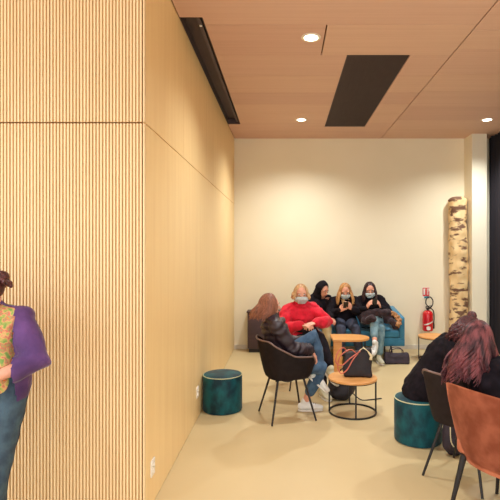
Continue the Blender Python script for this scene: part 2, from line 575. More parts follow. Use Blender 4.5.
for x, y in spots + [(-1.9, 1.2), (-1.9, -1.2)]:
    ld = bpy.data.lights.new('spot', 'SPOT')
    ld.energy = 265 if y > 5 else (180 if y > 3 else 82)
    ld.color = (0.97, 0.975, 0.945)
    ld.spot_size = math.radians(140); ld.spot_blend = 0.9; ld.shadow_soft_size = 0.06
    lo = bpy.data.objects.new('spot', ld); link(lo); lo.location = (x, y, ZC - 0.02)

# ------------------------------------------------------------------ wall fittings
def socket(Y, Z, label):
    t = thing('wall_socket', label, 'socket', (XL, Y, Z), group='white sockets on the wooden side wall')
    bm = bmesh.new(); box(bm, 0.0, 0.009, -0.042, 0.042, -0.052, 0.052, 0.003)
    obj('plate', bm, M['white_plastic'], t)
    bm = bmesh.new()
    for dz in (-0.024, 0.024):
        bm2 = bmesh.new(); lathe(bm2, [(0.014, 0), (0.019, 0.0), (0.019, 0.004), (0.016, 0.004), (0.014, 0.001)], seg=20, loop=True)
        for v in bm2.verts: v.co = V((0.009 + v.co.z, v.co.x, v.co.y + dz))
        merge(bm, bm2)
    obj('insert', bm, M['trim_white'], t)
socket(3.11, 0.25, 'white wall socket low on the wooden side wall, nearest the slatted corner')
socket(4.69, 0.27, 'white wall socket low on the wooden side wall, just before the green pouf')

# birch trunk against the wall
bm = bmesh.new()
pts, rad = [], []
for i in range(25):
    z = i * 2.5 / 24
    pts.append((2.845 + 0.01 * math.sin(z * 2.1), 7.915 + 0.004 * math.sin(z * 3), z)); rad.append(0.146 + 0.006 * math.sin(z * 5.3) + 0.003 * math.sin(z * 11))
loft(bm, pts, rad, V((1, 0, 0)), 40, cap=False)
# rounded worn top
for k in range(3):
    pass
ell(bm, (2.845 + 0.01 * math.sin(5.25), 7.915, 2.48), (0.146, 0.146, 0.07))
bm = remesh(bm, 0.014, 2)
jitter(bm, 0.014, 9.0, 3)
for v in bm.verts:
    v.co.y = min(v.co.y, YB - 0.004)
    v.co.x = min(v.co.x, 3.0)
    v.co.z = max(v.co.z, 0.0)
single('birch_trunk', bm, M['birch'], 'tall pale birch trunk with dark bark marks standing beside the white column', 'tree trunk', (2.845, 7.915, 0))

# safety sign
t = thing('safety_sign', 'small red and white fire extinguisher sign on the back wall', 'sign', (2.36, YB, 0.9))
SX, SZ = 2.36, 0.944
Yw = YB - 0.0
bm = bmesh.new(); box(bm, SX - 0.062, SX + 0.062, Yw - 0.005, Yw, SZ - 0.095, SZ + 0.095)
obj('plate', bm, M['white_paint'], t, False, True)
bm = bmesh.new()
fy0, fy1 = Yw - 0.0075, Yw - 0.0052
box(bm, SX - 0.056, SX - 0.044, fy0, fy1, SZ - 0.03, SZ + 0.088)
box(bm, SX - 0.044, SX + 0.056, fy0, fy1, SZ + 0.076, SZ + 0.088)
box(bm, SX - 0.056, SX + 0.056, fy0, fy1, SZ - 0.052, SZ - 0.03)
box(bm, SX - 0.014, SX + 0.016, fy0, fy1, SZ - 0.03, SZ + 0.06, 0.001, 1)     # bottle shape
box(bm, SX - 0.008, SX + 0.010, fy0, fy1, SZ + 0.06, SZ + 0.076)
box(bm, SX + 0.044, SX + 0.056, fy0, fy1, SZ - 0.03, SZ + 0.03)
for k in range(5):
    zz = SZ - 0.02 + k * 0.018
    box(bm, SX + 0.026, SX + 0.040 + 0.004 * (k % 2), fy0, fy1, zz, zz + 0.011)
obj('pictogram', bm, M['sign_red'], t, False, True)
bm = bmesh.new(); box(bm, SX - 0.03, SX + 0.056, fy0, fy1, SZ - 0.088, SZ - 0.056)
obj('caption_strip', bm, M['sign_teal'], t, False, True)

# fire extinguisher
EX, EY, EZ = 2.36, 7.975, 0.325
t = thing('fire_extinguisher', 'red fire extinguisher hanging on the back wall beside the birch trunk', 'fire extinguisher', (EX, EY, EZ))
bm = bmesh.new()
lathe(bm, [(0.0, 0.0), (0.072, 0.0), (0.084, 0.010), (0.086, 0.03), (0.086, 0.27), (0.080, 0.30), (0.06, 0.325), (0.03, 0.34), (0.0, 0.34)], (EX, EY, EZ))
obj('cylinder_body', bm, M['red_paint'], t, True, True)
bm = bmesh.new()
lathe(bm, [(0.022, 0.338), (0.022, 0.36), (0.03, 0.362), (0.03, 0.375), (0.018, 0.378)], (EX, EY, EZ), 20)
box(bm, EX - 0.03, EX + 0.055, EY - 0.012, EY + 0.012, EZ + 0.375, EZ + 0.387, 0.003)
loft(bm, [(EX - 0.03, EY, EZ + 0.40), (EX + 0.06, EY, EZ + 0.415)], [0.007, 0.007], seg=8)
loft(bm, [(EX - 0.03, EY, EZ + 0.38), (EX - 0.03, EY, EZ + 0.40)], [0.007, 0.007], seg=8)
vb_ = obj('valve', bm, M['rubber'], t, True, True)
bm = bmesh.new()
tube(bm, [(EX + 0.03, EY, EZ + 0.375), (EX + 0.075, EY, EZ + 0.42), (EX + 0.085, EY, EZ + 0.50), (EX + 0.04, EY, EZ + 0.56),
          (EX - 0.02, EY, EZ + 0.53), (EX - 0.03, EY, EZ + 0.45), (EX + 0.02, EY - 0.015, EZ + 0.39), (EX + 0.085, EY - 0.01, EZ + 0.34), (EX + 0.105, EY, EZ + 0.24), (EX + 0.10, EY, EZ + 0.12)], 0.0095)
tube(bm, [(EX + 0.10, EY, EZ + 0.12), (EX + 0.098, EY, EZ + 0.05)], (0.012, 0.017), smooth=False)
obj('hose', bm, M['rubber'], t, True, True)
bm = bmesh.new()
for (a0, a1, z0, z1) in ((-150, -40, 0.10, 0.115), (-120, -75, 0.02, 0.085)):
    nseg = 14
    prev = None
    for i in range(nseg + 1):
        a = math.radians(a0 + (a1 - a0) * i / nseg)
        lift = 0.06 * (i / nseg) ** 1.5 if z1 > 0.1 else 0.0
        r = 0.0868
        wd = 0.6 + 0.4 * math.sin(PI * i / nseg)
        zc = (z0 + z1) / 2; hh = (z1 - z0) / 2 * wd * (1.6 if z1 > 0.1 else 1)
        lo_ = bm.verts.new((EX + r * math.cos(a), EY + r * math.sin(a), EZ + zc - hh + lift))
        hi_ = bm.verts.new((EX + r * math.cos(a), EY + r * math.sin(a), EZ + zc + hh + lift))
        if prev: bm.faces.new((prev[0], lo_, hi_, prev[1]))
        prev = (lo_, hi_)
obj('label_decal', bm, M['white_paint'], t, True, True)
bm = bmesh.new(); box(bm, EX - 0.02, EX + 0.02, EY + 0.08, YB, EZ + 0.2, EZ + 0.33)
obj('bracket', bm, M['rubber'], t, False, True)

# dark cabinet
t = thing('low_cabinet', 'dark plum low cabinet against the back wall in the left corner', 'cabinet', (-0.33, 7.92, 0))
bm = bmesh.new(); box(bm, -0.62, -0.04, 7.80, 8.05, 0.06, 0.645, 0.004)
obj('body', bm, M['cabinet'], t, True, True)
bm = bmesh.new(); box(bm, -0.60, -0.06, 7.82, 8.04, 0, 0.06)
obj('plinth', bm, M['rubber'], t, False, True)
bm = bmesh.new(); box(bm, -0.635, -0.025, 7.775, 8.06, 0.645, 0.668, 0.003)
obj('top', bm, M['cabinet'], t, True, True)
for a, b, s in ((-0.615, -0.334, 1), (-0.326, -0.045, -1)):
    bm = bmesh.new(); box(bm, a, b, 7.782, 7.799, 0.07, 0.638, 0.003)
    d = obj('door', bm, M['cabinet'], t, True, True)
    hx = b - 0.03 if s == 1 else a + 0.03
    bm = bmesh.new(); loft(bm, [(hx, 7.772, 0.38), (hx, 7.772, 0.50)], [0.005, 0.005], seg=8)
    box(bm, hx - 0.003, hx + 0.003, 7.772, 7.782, 0.385, 0.391); box(bm, hx - 0.003, hx + 0.003, 7.772, 7.782, 0.489, 0.495)
    obj('handle', bm, M['black_metal'], d, True, True)

# ------------------------------------------------------------------ poufs
def make_pouf():
    t = thing('pouf', '', 'pouf', group='round green velvet poufs')
    R, H = 0.203, 0.374
    bm = bmesh.new()
    lathe(bm, [(0.0, 0.0), (R - 0.014, 0.0), (R - 0.004, 0.006), (R, 0.02), (R + 0.001, H * 0.5), (R, H - 0.02), (R - 0.004, H - 0.008), (0.0, H - 0.008)], seg=64)
    obj('body', bm, M['teal'], t)
    bm = bmesh.new()
    lathe(bm, [(0.0, H - 0.008), (R - 0.009, H - 0.008), (R - 0.012, H - 0.001), (R - 0.03, H + 0.005), (R * 0.5, H + 0.010), (0.0, H + 0.011)], seg=64)
    obj('cushion_top', bm, M['teal'], t)
    bm = bmesh.new(); torus(bm, (0, 0, H - 0.006), R - 0.003, 0.0045, 64)
    obj('piping', bm, M['piping'], t)
    return t
p0 = make_pouf()
p0.location = (-0.657, 5.0, 0); p0['label'] = 'empty round green velvet pouf with pale piping beside the wooden wall'
p1 = copy_tree(p0); p1.location = (1.156, 4.2, 0)
p1['label'] = 'round green velvet pouf that a person in black is sitting on'
p1.rotation_euler = (0, 0, 1.1)

# ------------------------------------------------------------------ side tables
def make_table():
    t = thing('side_table', '', 'table', group='small round side tables')
    R, H = 0.25, 0.362
    bm = bmesh.new(); lathe(bm, [(0.0, H - 0.022), (R - 0.004, H - 0.022), (R, H - 0.018), (R, H - 0.004), (R - 0.004, H), (0.0, H)], seg=64)
    obj('tabletop', bm, M['table_oak'], t)
    bm = bmesh.new()
    n = 64
    def rr(r0, r1, z0, z1):
        b2 = bmesh.new()
        P = [(r0, z0), (r1, z0), (r1, z1), (r0, z1)]
        rings = [[b2.verts.new((r * math.cos(2 * PI * k / n), r * math.sin(2 * PI * k / n), z)) for k in range(n)] for r, z in P]
        for i in range(4):
            A, B = rings[i], rings[(i + 1) % 4]
            for k in range(n): b2.faces.new((A[k], A[(k + 1) % n], B[(k + 1) % n], B[k]))
        merge(bm, b2)
    rr(0.232, 0.244, 0.0, 0.016)
    obj('base_ring', bm, M['black_metal'], t)
    bm = bmesh.new(); rr(0.222, 0.240, H - 0.032, H - 0.0225)
    obj('top_ring', bm, M['black_metal'], t)
    for k in range(4):
        a = math.radians(-90 + 90 * k)
        c = V((0.238 * math.cos(a), 0.238 * math.sin(a), 0))
        bm = bmesh.new(); box(bm, c.x - 0.0075, c.x + 0.0075, c.y - 0.0075, c.y + 0.0075, 0.014, H - 0.03)
        obj('leg', bm, M['black_metal'], t, False)
    return t
ta = make_table(); ta.location = (0.685, 4.92, 0)
ta['label'] = 'small round wooden side table with black ring base, carrying the black handbag'
tb = copy_tree(ta); tb.location = (2.27, 7.30, 0)
tb['label'] = 'small round wooden side table on thin black legs below the fire extinguisher'
tb.rotation_euler = (0, 0, math.radians(-15))

# D shaped table with plank leg
t = thing('side_table', 'wooden side table with rounded end and plank leg, before the blue sofa', 'table', (0.92, 6.75, 0))
bm = bmesh.new()
zt = 0.445
out = [V((0.645, 6.97, 0)), V((0.645, 6.50, 0))]
for k in range(25):
    a = math.radians(-90 + 180 * k / 24)
    out.append(V((0.92 + 0.25 * math.cos(a), 6.735 + 0.235 * math.sin(a), 0)))
lo_ = [bm.verts.new(p + V((0, 0, zt - 0.026))) for p in out]; hi_ = [bm.verts.new(p + V((0, 0, zt))) for p in out]
bm.faces.new(lo_[::-1]); bm.faces.new(hi_)
for i in range(len(out)):
    j = (i + 1) % len(out); bm.faces.new((lo_[i], lo_[j], hi_[j], hi_[i]))
bmesh.ops.bevel(bm, geom=[e for e in bm.edges if abs(e.verts[0].co.z - e.verts[1].co.z) < 1e-6 and e.verts[0].co.z > zt - 0.001], offset=0.004, segments=1, affect='EDGES')
obj('tabletop', bm, M['table_oak'], t, True, True)
bm = bmesh.new(); box(bm, 0.65, 0.762, 6.51, 6.54, 0, zt - 0.026, 0.003)
obj('leg', bm, M['table_oak'], t, True, True, label='light wooden plank leg')
for x, y in ((1.09, 6.60), (1.09, 6.87), (0.69, 6.93)):
    bm = bmesh.new(); box(bm, x - 0.007, x + 0.007, y - 0.007, y + 0.007, 0, zt - 0.026)
    obj('leg', bm, M['black_metal'], t, False, True, label='thin black metal leg')

# ------------------------------------------------------------------ tub chairs
def make_chair():
    t = thing('tub_chair', '', 'chair', group='dark tub chairs')
    NU, NV = 48, 10
    bm = bmesh.new()
    grid = []
    zs = 0.41
    for i in range(NU + 1):
        a = math.radians(-142 + 284 * i / NU)          # 0 = straight back (-x)
        ca, sa = math.cos(a), math.sin(a)
        # superellipse plan
        k = 1.0 / (abs(ca) ** 3.2 + abs(sa) ** 3.2) ** (1 / 3.2)
        f = abs(a) / math.radians(142)
        top = 0.79 if f < 0.28 else 0.79 - 0.145 * min(1, (f - 0.28) / 0.35) ** 0.8 - 0.02 * max(0, f - 0.63) / 0.37
        if f > 0.93: top -= 0.06 * (f - 0.93) / 0.07
        col = []
        for j in range(NV + 1):
            v = j / NV
            r = (0.205 + 0.06 * v ** 0.7) * k
            if f < 0.45: r += 0.045 * v * (1 - f / 0.45)
            z = zs + (top - zs) * v
            col.append(bm.verts.new((-r * ca * 0.98, r * sa * 1.02, z)))
        grid.append(col)
    for i in range(NU):
        for j in range(NV):
            bm.faces.new((grid[i][j], grid[i + 1][j], grid[i + 1][j + 1], grid[i][j + 1]))
    rim = [(grid[i][NV].co.copy()) for i in range(NU + 1)]
    bmesh.ops.solidify(bm, geom=list(bm.faces), thickness=0.012)
    obj('backrest', bm, M['shell'], t)
    bm = bmesh.new()
    loft(bm, [(p.x, p.y, p.z) for p in rim], [0.0085] * len(rim), None, 8)
    obj('rim', bm, M['rim'], t, label='paler rim along the edge of the shell')
    bm = bmesh.new()
    ring = []
    for i in range(64):
        a = 2 * PI * i / 64
        ca, sa = math.cos(a), math.sin(a)
        k = 1.0 / (abs(ca) ** 3.2 + abs(sa) ** 3.2) ** (1 / 3.2)
        ring.append(V((-ca * k * 0.205, sa * k * 0.207, 0)))
    prev = None
    layers = []
    for s, z in ((0.0, 0.405), (0.6, 0.405), (0.94, 0.411), (1.0, 0.425), (0.97, 0.437), (0.6, 0.441), (0.0, 0.438)):
        layers.append([bm.verts.new(V((p.x * max(s, 0.001), p.y * max(s, 0.001), z))) for p in ring])
    for A, B in zip(layers, layers[1:]):
        for i in range(64): bm.faces.new((A[i], A[(i + 1) % 64], B[(i + 1) % 64], B[i]))
    obj('seat', bm, M['shell'], t)
    for sx in (-1, 1):
        for sy in (-1, 1):
            bm = bmesh.new()
            loft(bm, [(sx * 0.13, sy * 0.12, 0.408), (sx * 0.225, sy * 0.225, 0.002)], [0.0115, 0.009], seg=10, cap=False)
            obj('leg', bm, M['black_metal'], t)
    bm = bmesh.new()
    tube(bm, [(-0.13, -0.12, 0.398), (0.13, -0.12, 0.398), (0.13, 0.12, 0.398), (-0.13, 0.12, 0.398)], 0.009, closed=False, smooth=False)
    obj('seat_frame', bm, M['black_metal'], t)
    return t
ch = make_chair()
ch.location = (0.01, 4.80, 0); ch.rotation_euler = (0, 0, math.radians(19))
ch['label'] = 'dark tub chair holding the person in the dark puffer jacket'
ch2 = copy_tree(ch); ch2.location = (1.325, 3.51, 0); ch2.rotation_euler = (0, 0, math.radians(42))
ch2['label'] = 'dark tub chair with a black coat in it, behind the brown velvet chair'
ch3 = copy_tree(ch); ch3.location = (0.17, 5.93, 0); ch3.rotation_euler = (0, 0, math.radians(-68))
ch3['label'] = 'dark tub chair mostly hidden beneath the person in a red sweater'

# chestnut velvet chair
VA = math.radians(28)
t = thing('velvet_chair', 'chestnut brown velvet dining chair seen from behind in the right foreground', 'chair', (1.36, 2.98, 0), VA)
bm = bmesh.new()
NU, NV = 24, 18
g_ = []
for i in range(NU + 1):
    u = -1 + 2 * i / NU
    col = []
    for j in range(NV + 1):
        v = j / NV
        hw = 0.205 + 0.055 * min(1, v * 1.25) ** 0.9
        # rounded top corners, slightly bowed lower edge
        top = 0.822 - 0.012 * abs(u) ** 8 - 0.010 * u * u
        bot = 0.315 + 0.03 * abs(u) ** 8
        z = bot + (top - bot) * v
        x = -0.205 - 0.075 * v - 0.0 + 0.05 * u * u
        if v < 0.15: x += 0.02 * (0.15 - v) / 0.15
        col.append(bm.verts.new((x, u * hw, z)))
    g_.append(col)
for i in range(NU):
    for j in range(NV):
        bm.faces.new((g_[i][j], g_[i + 1][j], g_[i + 1][j + 1], g_[i][j + 1]))
bmesh.ops.solidify(bm, geom=list(bm.faces), thickness=0.036)
bmesh.ops.recalc_face_normals(bm, faces=bm.faces)
bm.normal_update()
shp = [e for e in bm.edges if e.is_manifold and e.calc_face_angle(0) > 1.0]
bmesh.ops.bevel(bm, geom=shp, offset=0.010, segments=3, affect='EDGES')
obj('backrest', bm, M['velvet'], t)
bm = bmesh.new(); box(bm, -0.19, 0.235, -0.225, 0.225, 0.355, 0.47, 0.035, 4)
obj('seat', bm, M['velvet'], t)
for sx, sy in ((-1, -1), (-1, 1), (1, -1), (1, 1)):
    bm = bmesh.new()
    loft(bm, [(0.17 if sx > 0 else -0.17, sy * 0.165, 0.36), (0.20 if sx > 0 else -0.235, sy * 0.215, 0.002)], [0.021, 0.012] if sx < 0 else [0.014, 0.011], seg=14, cap=False)
    obj('leg', bm, M['black_metal'], t)

# ------------------------------------------------------------------ sofa
t = thing('sofa', 'blue upholstered sofa with squared arms against the back wall', 'sofa', (1.03, 7.6, 0))
bm = bmesh.new(); box(bm, 0.27, 1.79, 7.20, 7.93, 0.22, 0.345, 0.015, 3)
obj('base', bm, M['sofa'], t, True, True)
for a, b in ((0.36, 1.025), (1.03, 1.70)):
    bm = bmesh.new(); box(bm, a, b, 7.19, 7.80, 0.346, 0.455, 0.025, 4)
    obj('seat_cushion', bm, M['sofa'], t, True, True)
for a, b in ((0.36, 1.022), (1.03, 1.68)):
    bm = bmesh.new(); box(bm, a, b, 7.76, 7.92, 0.40, 0.80, 0.035, 4)
    for v in bm.verts: v.co.y += (v.co.z - 0.4) * 0.15
    obj('backrest', bm, M['sofa'], t, True, True)
for a, b in ((0.27, 0.355), (1.705, 1.79)):
    bm = bmesh.new(); box(bm, a, b, 7.20, 7.96, 0.30, 0.655, 0.02, 3)
    for v in bm.verts:
        if v.co.z > 0.5: v.co.z += (v.co.y - 7.2) * 0.12
    obj('armrest', bm, M['sofa'], t, True, True)
for x in (0.36, 1.60):
    for y, dx in ((7.32, 0.03), (7.82, 0.02)):
        bm = bmesh.new(); loft(bm, [(x, y, 0.225), (x + (dx if x > 1 else -dx), y - (0.02 if y < 7.5 else -0.02), 0.002)], [0.014, 0.011], seg=10, cap=False)
        obj('leg', bm, M['black_metal'], t, True, True)

# ------------------------------------------------------------------ people
def ik(a, c, l1, l2, pole):
    a, c = V(a), V(c)
    d = c - a; L = d.length
    if L > (l1 + l2) * 0.999:
        s = L / (l1 + l2) * 1.001
        l1 *= s; l2 *= s
    x = (l1 * l1 - l2 * l2 + L * L) / (2 * L)
    h = math.sqrt(max(l1 * l1 - x * x, 0))
    dn = d.normalized(); p = V(pole); p = (p - dn * p.dot(dn)).normalized()
    return a + dn * x + p * h

def hand(bm, wrist, d, palm, thumb_side, curl=0.5, size=1.0):
    """palm normal = the direction the palm faces; thumb_side = vector towards the thumb"""
    d = V(d).normalized(); n = V(palm); n = (n - d * n.dot(d)).normalized()
    s = V(thumb_side); s = (s - d * s.dot(d) - n * s.dot(n)).normalized()
    w = V(wrist); k = size
    spread = [0.033, 0.011, -0.011, -0.031]
    lens = [(0.04, 0.025, 0.02), (0.045, 0.028, 0.022), (0.041, 0.026, 0.02), (0.032, 0.02, 0.017)]
    palmL = [0.085, 0.088, 0.083, 0.076]
    for i in range(4):
        base = w + s * (spread[i] * 0.45 * k)
        kn = w + d * (palmL[i] * k) + s * (spread[i] * k)
        loft(bm, [base, kn], [(0.014 * k), (0.0105 * k)], seg=8)
        ang = 0.0; p = kn
        for j, L in enumerate(lens[i]):
            ang += curl * (0.8 if j == 0 else 1.0) * (1 + 0.08 * i)
            dd = d * math.cos(ang) + n * math.sin(ang) + s * (spread[i] * (1.2 - j * 0.4))
            q = p + dd.normalized() * (L * k)
            loft(bm, [p, q], [0.0088 * k, 0.0078 * k], seg=8)
            p = q
    b0 = w + d * 0.02 * k + s * 0.018 * k
    b1 = b0 + (d * 0.55 + s * 0.75 + n * 0.25).normalized() * 0.042 * k
    b2 = b1 + (d * 0.8 + s * 0.35 + n * (0.3 + curl * 0.4)).normalized() * 0.032 * k
    b3 = b2 + (d * 0.85 + s * 0.0 + n * (0.3 + curl * 0.6)).normalized() * 0.025 * k
    loft(bm, [b0, b1], [0.0145 * k, 0.012 * k], seg=8); loft(bm, [b1, b2], [0.0105 * k, 0.0095 * k], seg=8); loft(bm, [b2, b3], [0.0092 * k, 0.008 * k], seg=8)

def shoe(t, ankle, toe, m, sole=None, name='sneaker'):
    """ankle joint position, toe direction (world)"""
    a = V(ankle); f = V(toe).normalized()
    up = V((0, 0, 1)); up = (up - f * up.dot(f)).normalized()
    s = f.cross(up)
    heel = a - f * 0.045 - up * 0.045; ball = a + f * 0.12 - up * 0.058; tip = a + f * 0.17 - up * 0.062
    bm = bmesh.new()
    loft(bm, [heel, a + f * 0.03 - up * 0.04, ball, tip], [(0.034, 0.036), (0.037, 0.04), (0.043, 0.028), (0.034, 0.02)], s, 16)
    loft(bm, [a + up * 0.012, a - up * 0.03], [(0.036, 0.040), (0.036, 0.045)], s, 14)
    bm = remesh(bm, 0.007, 4)
    for v in bm.verts:
        h = (v.co - a).dot(up)
        if h < -0.078: v.co += up * (-0.078 - h)
    o = obj(name, bm, m, t, True, True)
    bm = bmesh.new()
    out = []
    n = 28
    for k in range(n):
        an = 2 * PI * k / n
        c, q = math.cos(an), math.sin(an)
        w = 0.040 + (0.006 if c > 0 else -0.003)
        out.append(a + f * (0.055 + 0.132 * c) + s * (w * math.copysign(abs(q) ** 0.8, q)) - up * 0.077)
    A = [bm.verts.new(p) for p in out]; B = [bm.verts.new(p - up * 0.0) for p in out]
    for v in B: v.co = v.co - up * 0.017
    bm.faces.new(A); bm.faces.new(B[::-1])
    for k in range(n): bm.faces.new((A[k], A[(k + 1) % n], B[(k + 1) % n], B[k]))
    obj('sole', bm, sole or M['sole'], o, True, True)
    bm = bmesh.new()
    for k in range(4):
        c = a + f * (0.045 + 0.02 * k) - up * (0.0 + 0.0085 * k)
        loft(bm, [c - s * 0.016 , c + up * 0.003, c + s * 0.016], [0.0025] * 3, seg=6)
    obj('laces', bm, M['white_paint'] if m is not M['sneaker'] else M['label_grey'], o, True, True)
    return o

def strands(bm, H, f, u, rgt, n, length, r=0.007, wav=0.012, face=52, droop=V((0, 0, -1)), lo=0.75, seed=1, rad=(0.082, 0.1, 0.112),
            out=0.0, center_back=0.012, curl=0.0, push=None, coherent=False):
    """hair locks: run over the scalp from the parting, then fall"""
    rr = random.Random(seed)
    c0 = H - f * center_back + u * 0.008
    for k in range(n):
        az = rr.uniform(face, 360 - face)            # 0 = face side
        az = math.radians(az)
        pol0 = rr.uniform(2, 55)
        p, pts = None, []
        L = length * rr.uniform(lo, 1.0)
        endpol = rr.uniform(82, 102)
        for q in range(7):
            pol = math.radians(pol0 + (endpol - pol0) * q / 6)
            d = f * (math.cos(az) * math.sin(pol)) + rgt * (math.sin(az) * math.sin(pol)) + u * math.cos(pol)
            rx, ry, rz = rad
            e = V((d.dot(rgt) / rx, d.dot(f) / ry, d.dot(u) / rz))
            pts.append(c0 + d * ((1 / e.length) * rr.uniform(1.0, 1.05)))
        outd = (f * math.cos(az) + rgt * math.sin(az)); outd = outd - droop * outd.dot(droop)
        st = pts[-1].copy(); steps = 8
        ph = (math.degrees(az) * 0.11 + rr.uniform(-0.6, 0.6)) if coherent else rr.uniform(0, 6.28); am = rr.uniform(0.5, 1.3) * wav
        per = droop.cross(outd).normalized() if outd.length > 1e-4 else rgt
        for q in range(1, steps + 1):
            v = q / steps
            w = math.sin(ph + v * (5.5 + curl)) * am * (0.3 + v)
            w2 = math.cos(ph * 1.3 + v * (5.0 + curl)) * am * (0.3 + v)
            o_ = outd * (0.022 * math.sin(min(1, v * 1.5) * PI / 2) + out * v)
            pt = st + droop * (L * v) + o_ + per * w + (outd.normalized() if outd.length > 1e-4 else f) * w2 * 0.6
            if push: pt = push(pt, v)
            pts.append(pt)
        n_ = len(pts)
        rads = [r * (0.75 + 0.5 * math.sin(PI * i / (n_ - 1))) * (1.0 if i < n_ - 2 else (0.75 if i == n_ - 2 else 0.3)) for i in range(n_)]
        loft(bm, pts, rads, None, 6, cap=False)
    return bm

def person(label, hip, F, neck, head, face, look, hands, feet, top, bottom, hair, *, mask=None, top_off=0.022,
           top_name='jacket', shoes=('sneaker', 'sneaker'), puffer=False, hem=0.10, shw=0.165, hoods=False, extra=None,
           sleeves=True, collar=0.0, knees=None, elbows=None, bot_off=0.016, ankle_cut=0.06, standing=False, group=None, armL=(0.27, 0.24), legL=(0.42, 0.40), root=None):
    hip, neck, H = V(hip), V(neck), V(head)
    F = V((F[0], F[1], 0)).normalized(); S = V((-F.y, F.x, 0))       # S = the person's left
    t = thing('person', label, 'person', root or (hip.x, hip.y, 0), 0, group)
    up = (neck - hip).normalized()
    sd = (S - up * S.dot(up)).normalized(); fw = sd.cross(up).normalized()
    if fw.dot(F) < 0 and not abs(fw.dot(F)) < 1e-3: fw = -fw
    L = (neck - hip).length
    def tp(k, b=0.0): return hip + (neck - hip) * k + fw * b
    shoL = tp(0.86) + sd * shw; shoR = tp(0.86) - sd * shw
    hipL = hip + S * 0.09; hipR = hip - S * 0.09
    arms = []
    for sgn, sh, hd in ((1, shoL, hands[0]), (-1, shoR, hands[1])):
        w = V(hd['w'])
        pole = V(hd.get('pole', tuple(sd * sgn * 0.7 - V((0, 0, 1)) - F * 0.3)))
        e = ik(sh, w, armL[0], armL[1], pole)
        arms.append((sgn, sh, e, w, hd))
    legs = []
    for sgn, hp, ft in ((1, hipL, feet[0]), (-1, hipR, feet[1])):
        a = V(ft['a'])
        pole = V(ft.get('pole', tuple(F + V((0, 0, 1.0))))) if not standing else V(ft.get('pole', tuple(F)))
        kn = ik(hp, a, legL[0], legL[1], pole)
        legs.append((sgn, hp, kn, a, ft))
    # --- body
    look = V(look).normalized()
    u0 = V(face) if face is not None else V((0, 0, 1))
    hu = (u0 - look * u0.dot(look)).normalized()
    hr = look.cross(hu).normalized()
    bm = bmesh.new()
    loft(bm, [tp(-0.16), tp(0.0), tp(0.15), tp(0.42), tp(0.68, 0.01), tp(0.86), tp(0.96)],
         [(0.12, 0.085), (0.162, 0.11), (0.155, 0.105), (0.122, 0.088), (0.14, 0.10), (0.13, 0.075), (0.06, 0.055)], sd, 20)
    loft(bm, [shoR, tp(0.90), shoL], [0.048, 0.055, 0.048], None, 12)
    ns = tp(0.9); ne = H - hu * 0.055 - look * 0.015
    loft(bm, [ns, (ns + ne) / 2, ne], [0.056, 0.050, 0.050], None, 14)
    ell(bm, H + hu * 0.012 - look * 0.008, (0.074, 0.092, 0.098), hr, hu)
    ell(bm, H + look * 0.022 - hu * 0.045, (0.056, 0.062, 0.062), hr, hu)
    ell(bm, H + look * 0.05 - hu * 0.088, (0.026, 0.022, 0.018), hr, hu)
    loft(bm, [H + look * 0.082 + hu * 0.012, H + look * 0.103 - hu * 0.024], [0.008, 0.0135], seg=8)
    ell(bm, H + look * 0.079 - hu * 0.055, (0.024, 0.009, 0.009), hr, hu)
    for s_ in (-1, 1):
        ell(bm, H + hr * (0.075 * s_) - look * 0.008 - hu * 0.008, (0.009, 0.018, 0.03), hr, hu)
        ell(bm, H + hr * (0.033 * s_) + look * 0.07 + hu * 0.028, (0.026, 0.014, 0.009), hr, hu)
    for sgn, sh, e, w, hd in arms:
        m1 = sh.lerp(e, 0.45); m2 = e.lerp(w, 0.3)
        loft(bm, [sh, m1, e, m2, w], [0.047, 0.043, 0.036, 0.037, 0.025], None, 12)
        d = hd.get('d', tuple(w - e))
        hand(bm, w, d, hd.get('palm', (0, 0, -1)), hd.get('thumb', tuple(-sd * sgn)), hd.get('curl', 0.45), hd.get('size', 0.98))
    for sgn, hp, kn, a, ft in legs:
        loft(bm, [hp, hp.lerp(kn, 0.5), kn, kn.lerp(a, 0.3), a + (kn - a).normalized() * 0.02, a], [0.082, 0.07, 0.052, 0.053, 0.034, 0.033], None, 14)
        tv = V(ft.get('toe', tuple(F))).normalized(); upf = (V((0, 0, 1)) - tv * tv.z).normalized()
        loft(bm, [a - upf * 0.035 - tv * 0.02, a - upf * 0.05 + tv * 0.1], [0.026, 0.02], seg=10)
    bm = remesh(bm, 0.0065, 3)
    body = obj('body', bm, M['skin'], t, True, True)
    # --- eyes, lips
    for s_ in (-1, 1):
        c = H + hr * (0.031 * s_) + look * 0.079 + hu * 0.012
        bm = bmesh.new(); ell(bm, c, (0.0125, 0.008, 0.0075), hr, hu, 12, 8)
        e_ = obj('eye', bm, M['eye_white'], t, True, True)
        bm = bmesh.new(); ell(bm, c + look * 0.006, (0.0058, 0.003, 0.0058), hr, hu, 10, 6)
        obj('iris', bm, M['iris'], e_, True, True)
        bm = bmesh.new()
        loft(bm, [c + hu * 0.019 - hr * 0.016 + look * 0.003, c + hu * 0.024 + look * 0.006, c + hu * 0.019 + hr * 0.016 + look * 0.002], [0.0022, 0.0034, 0.002], seg=6)
        obj('eyebrow', bm, hair['m'], t, True, True)
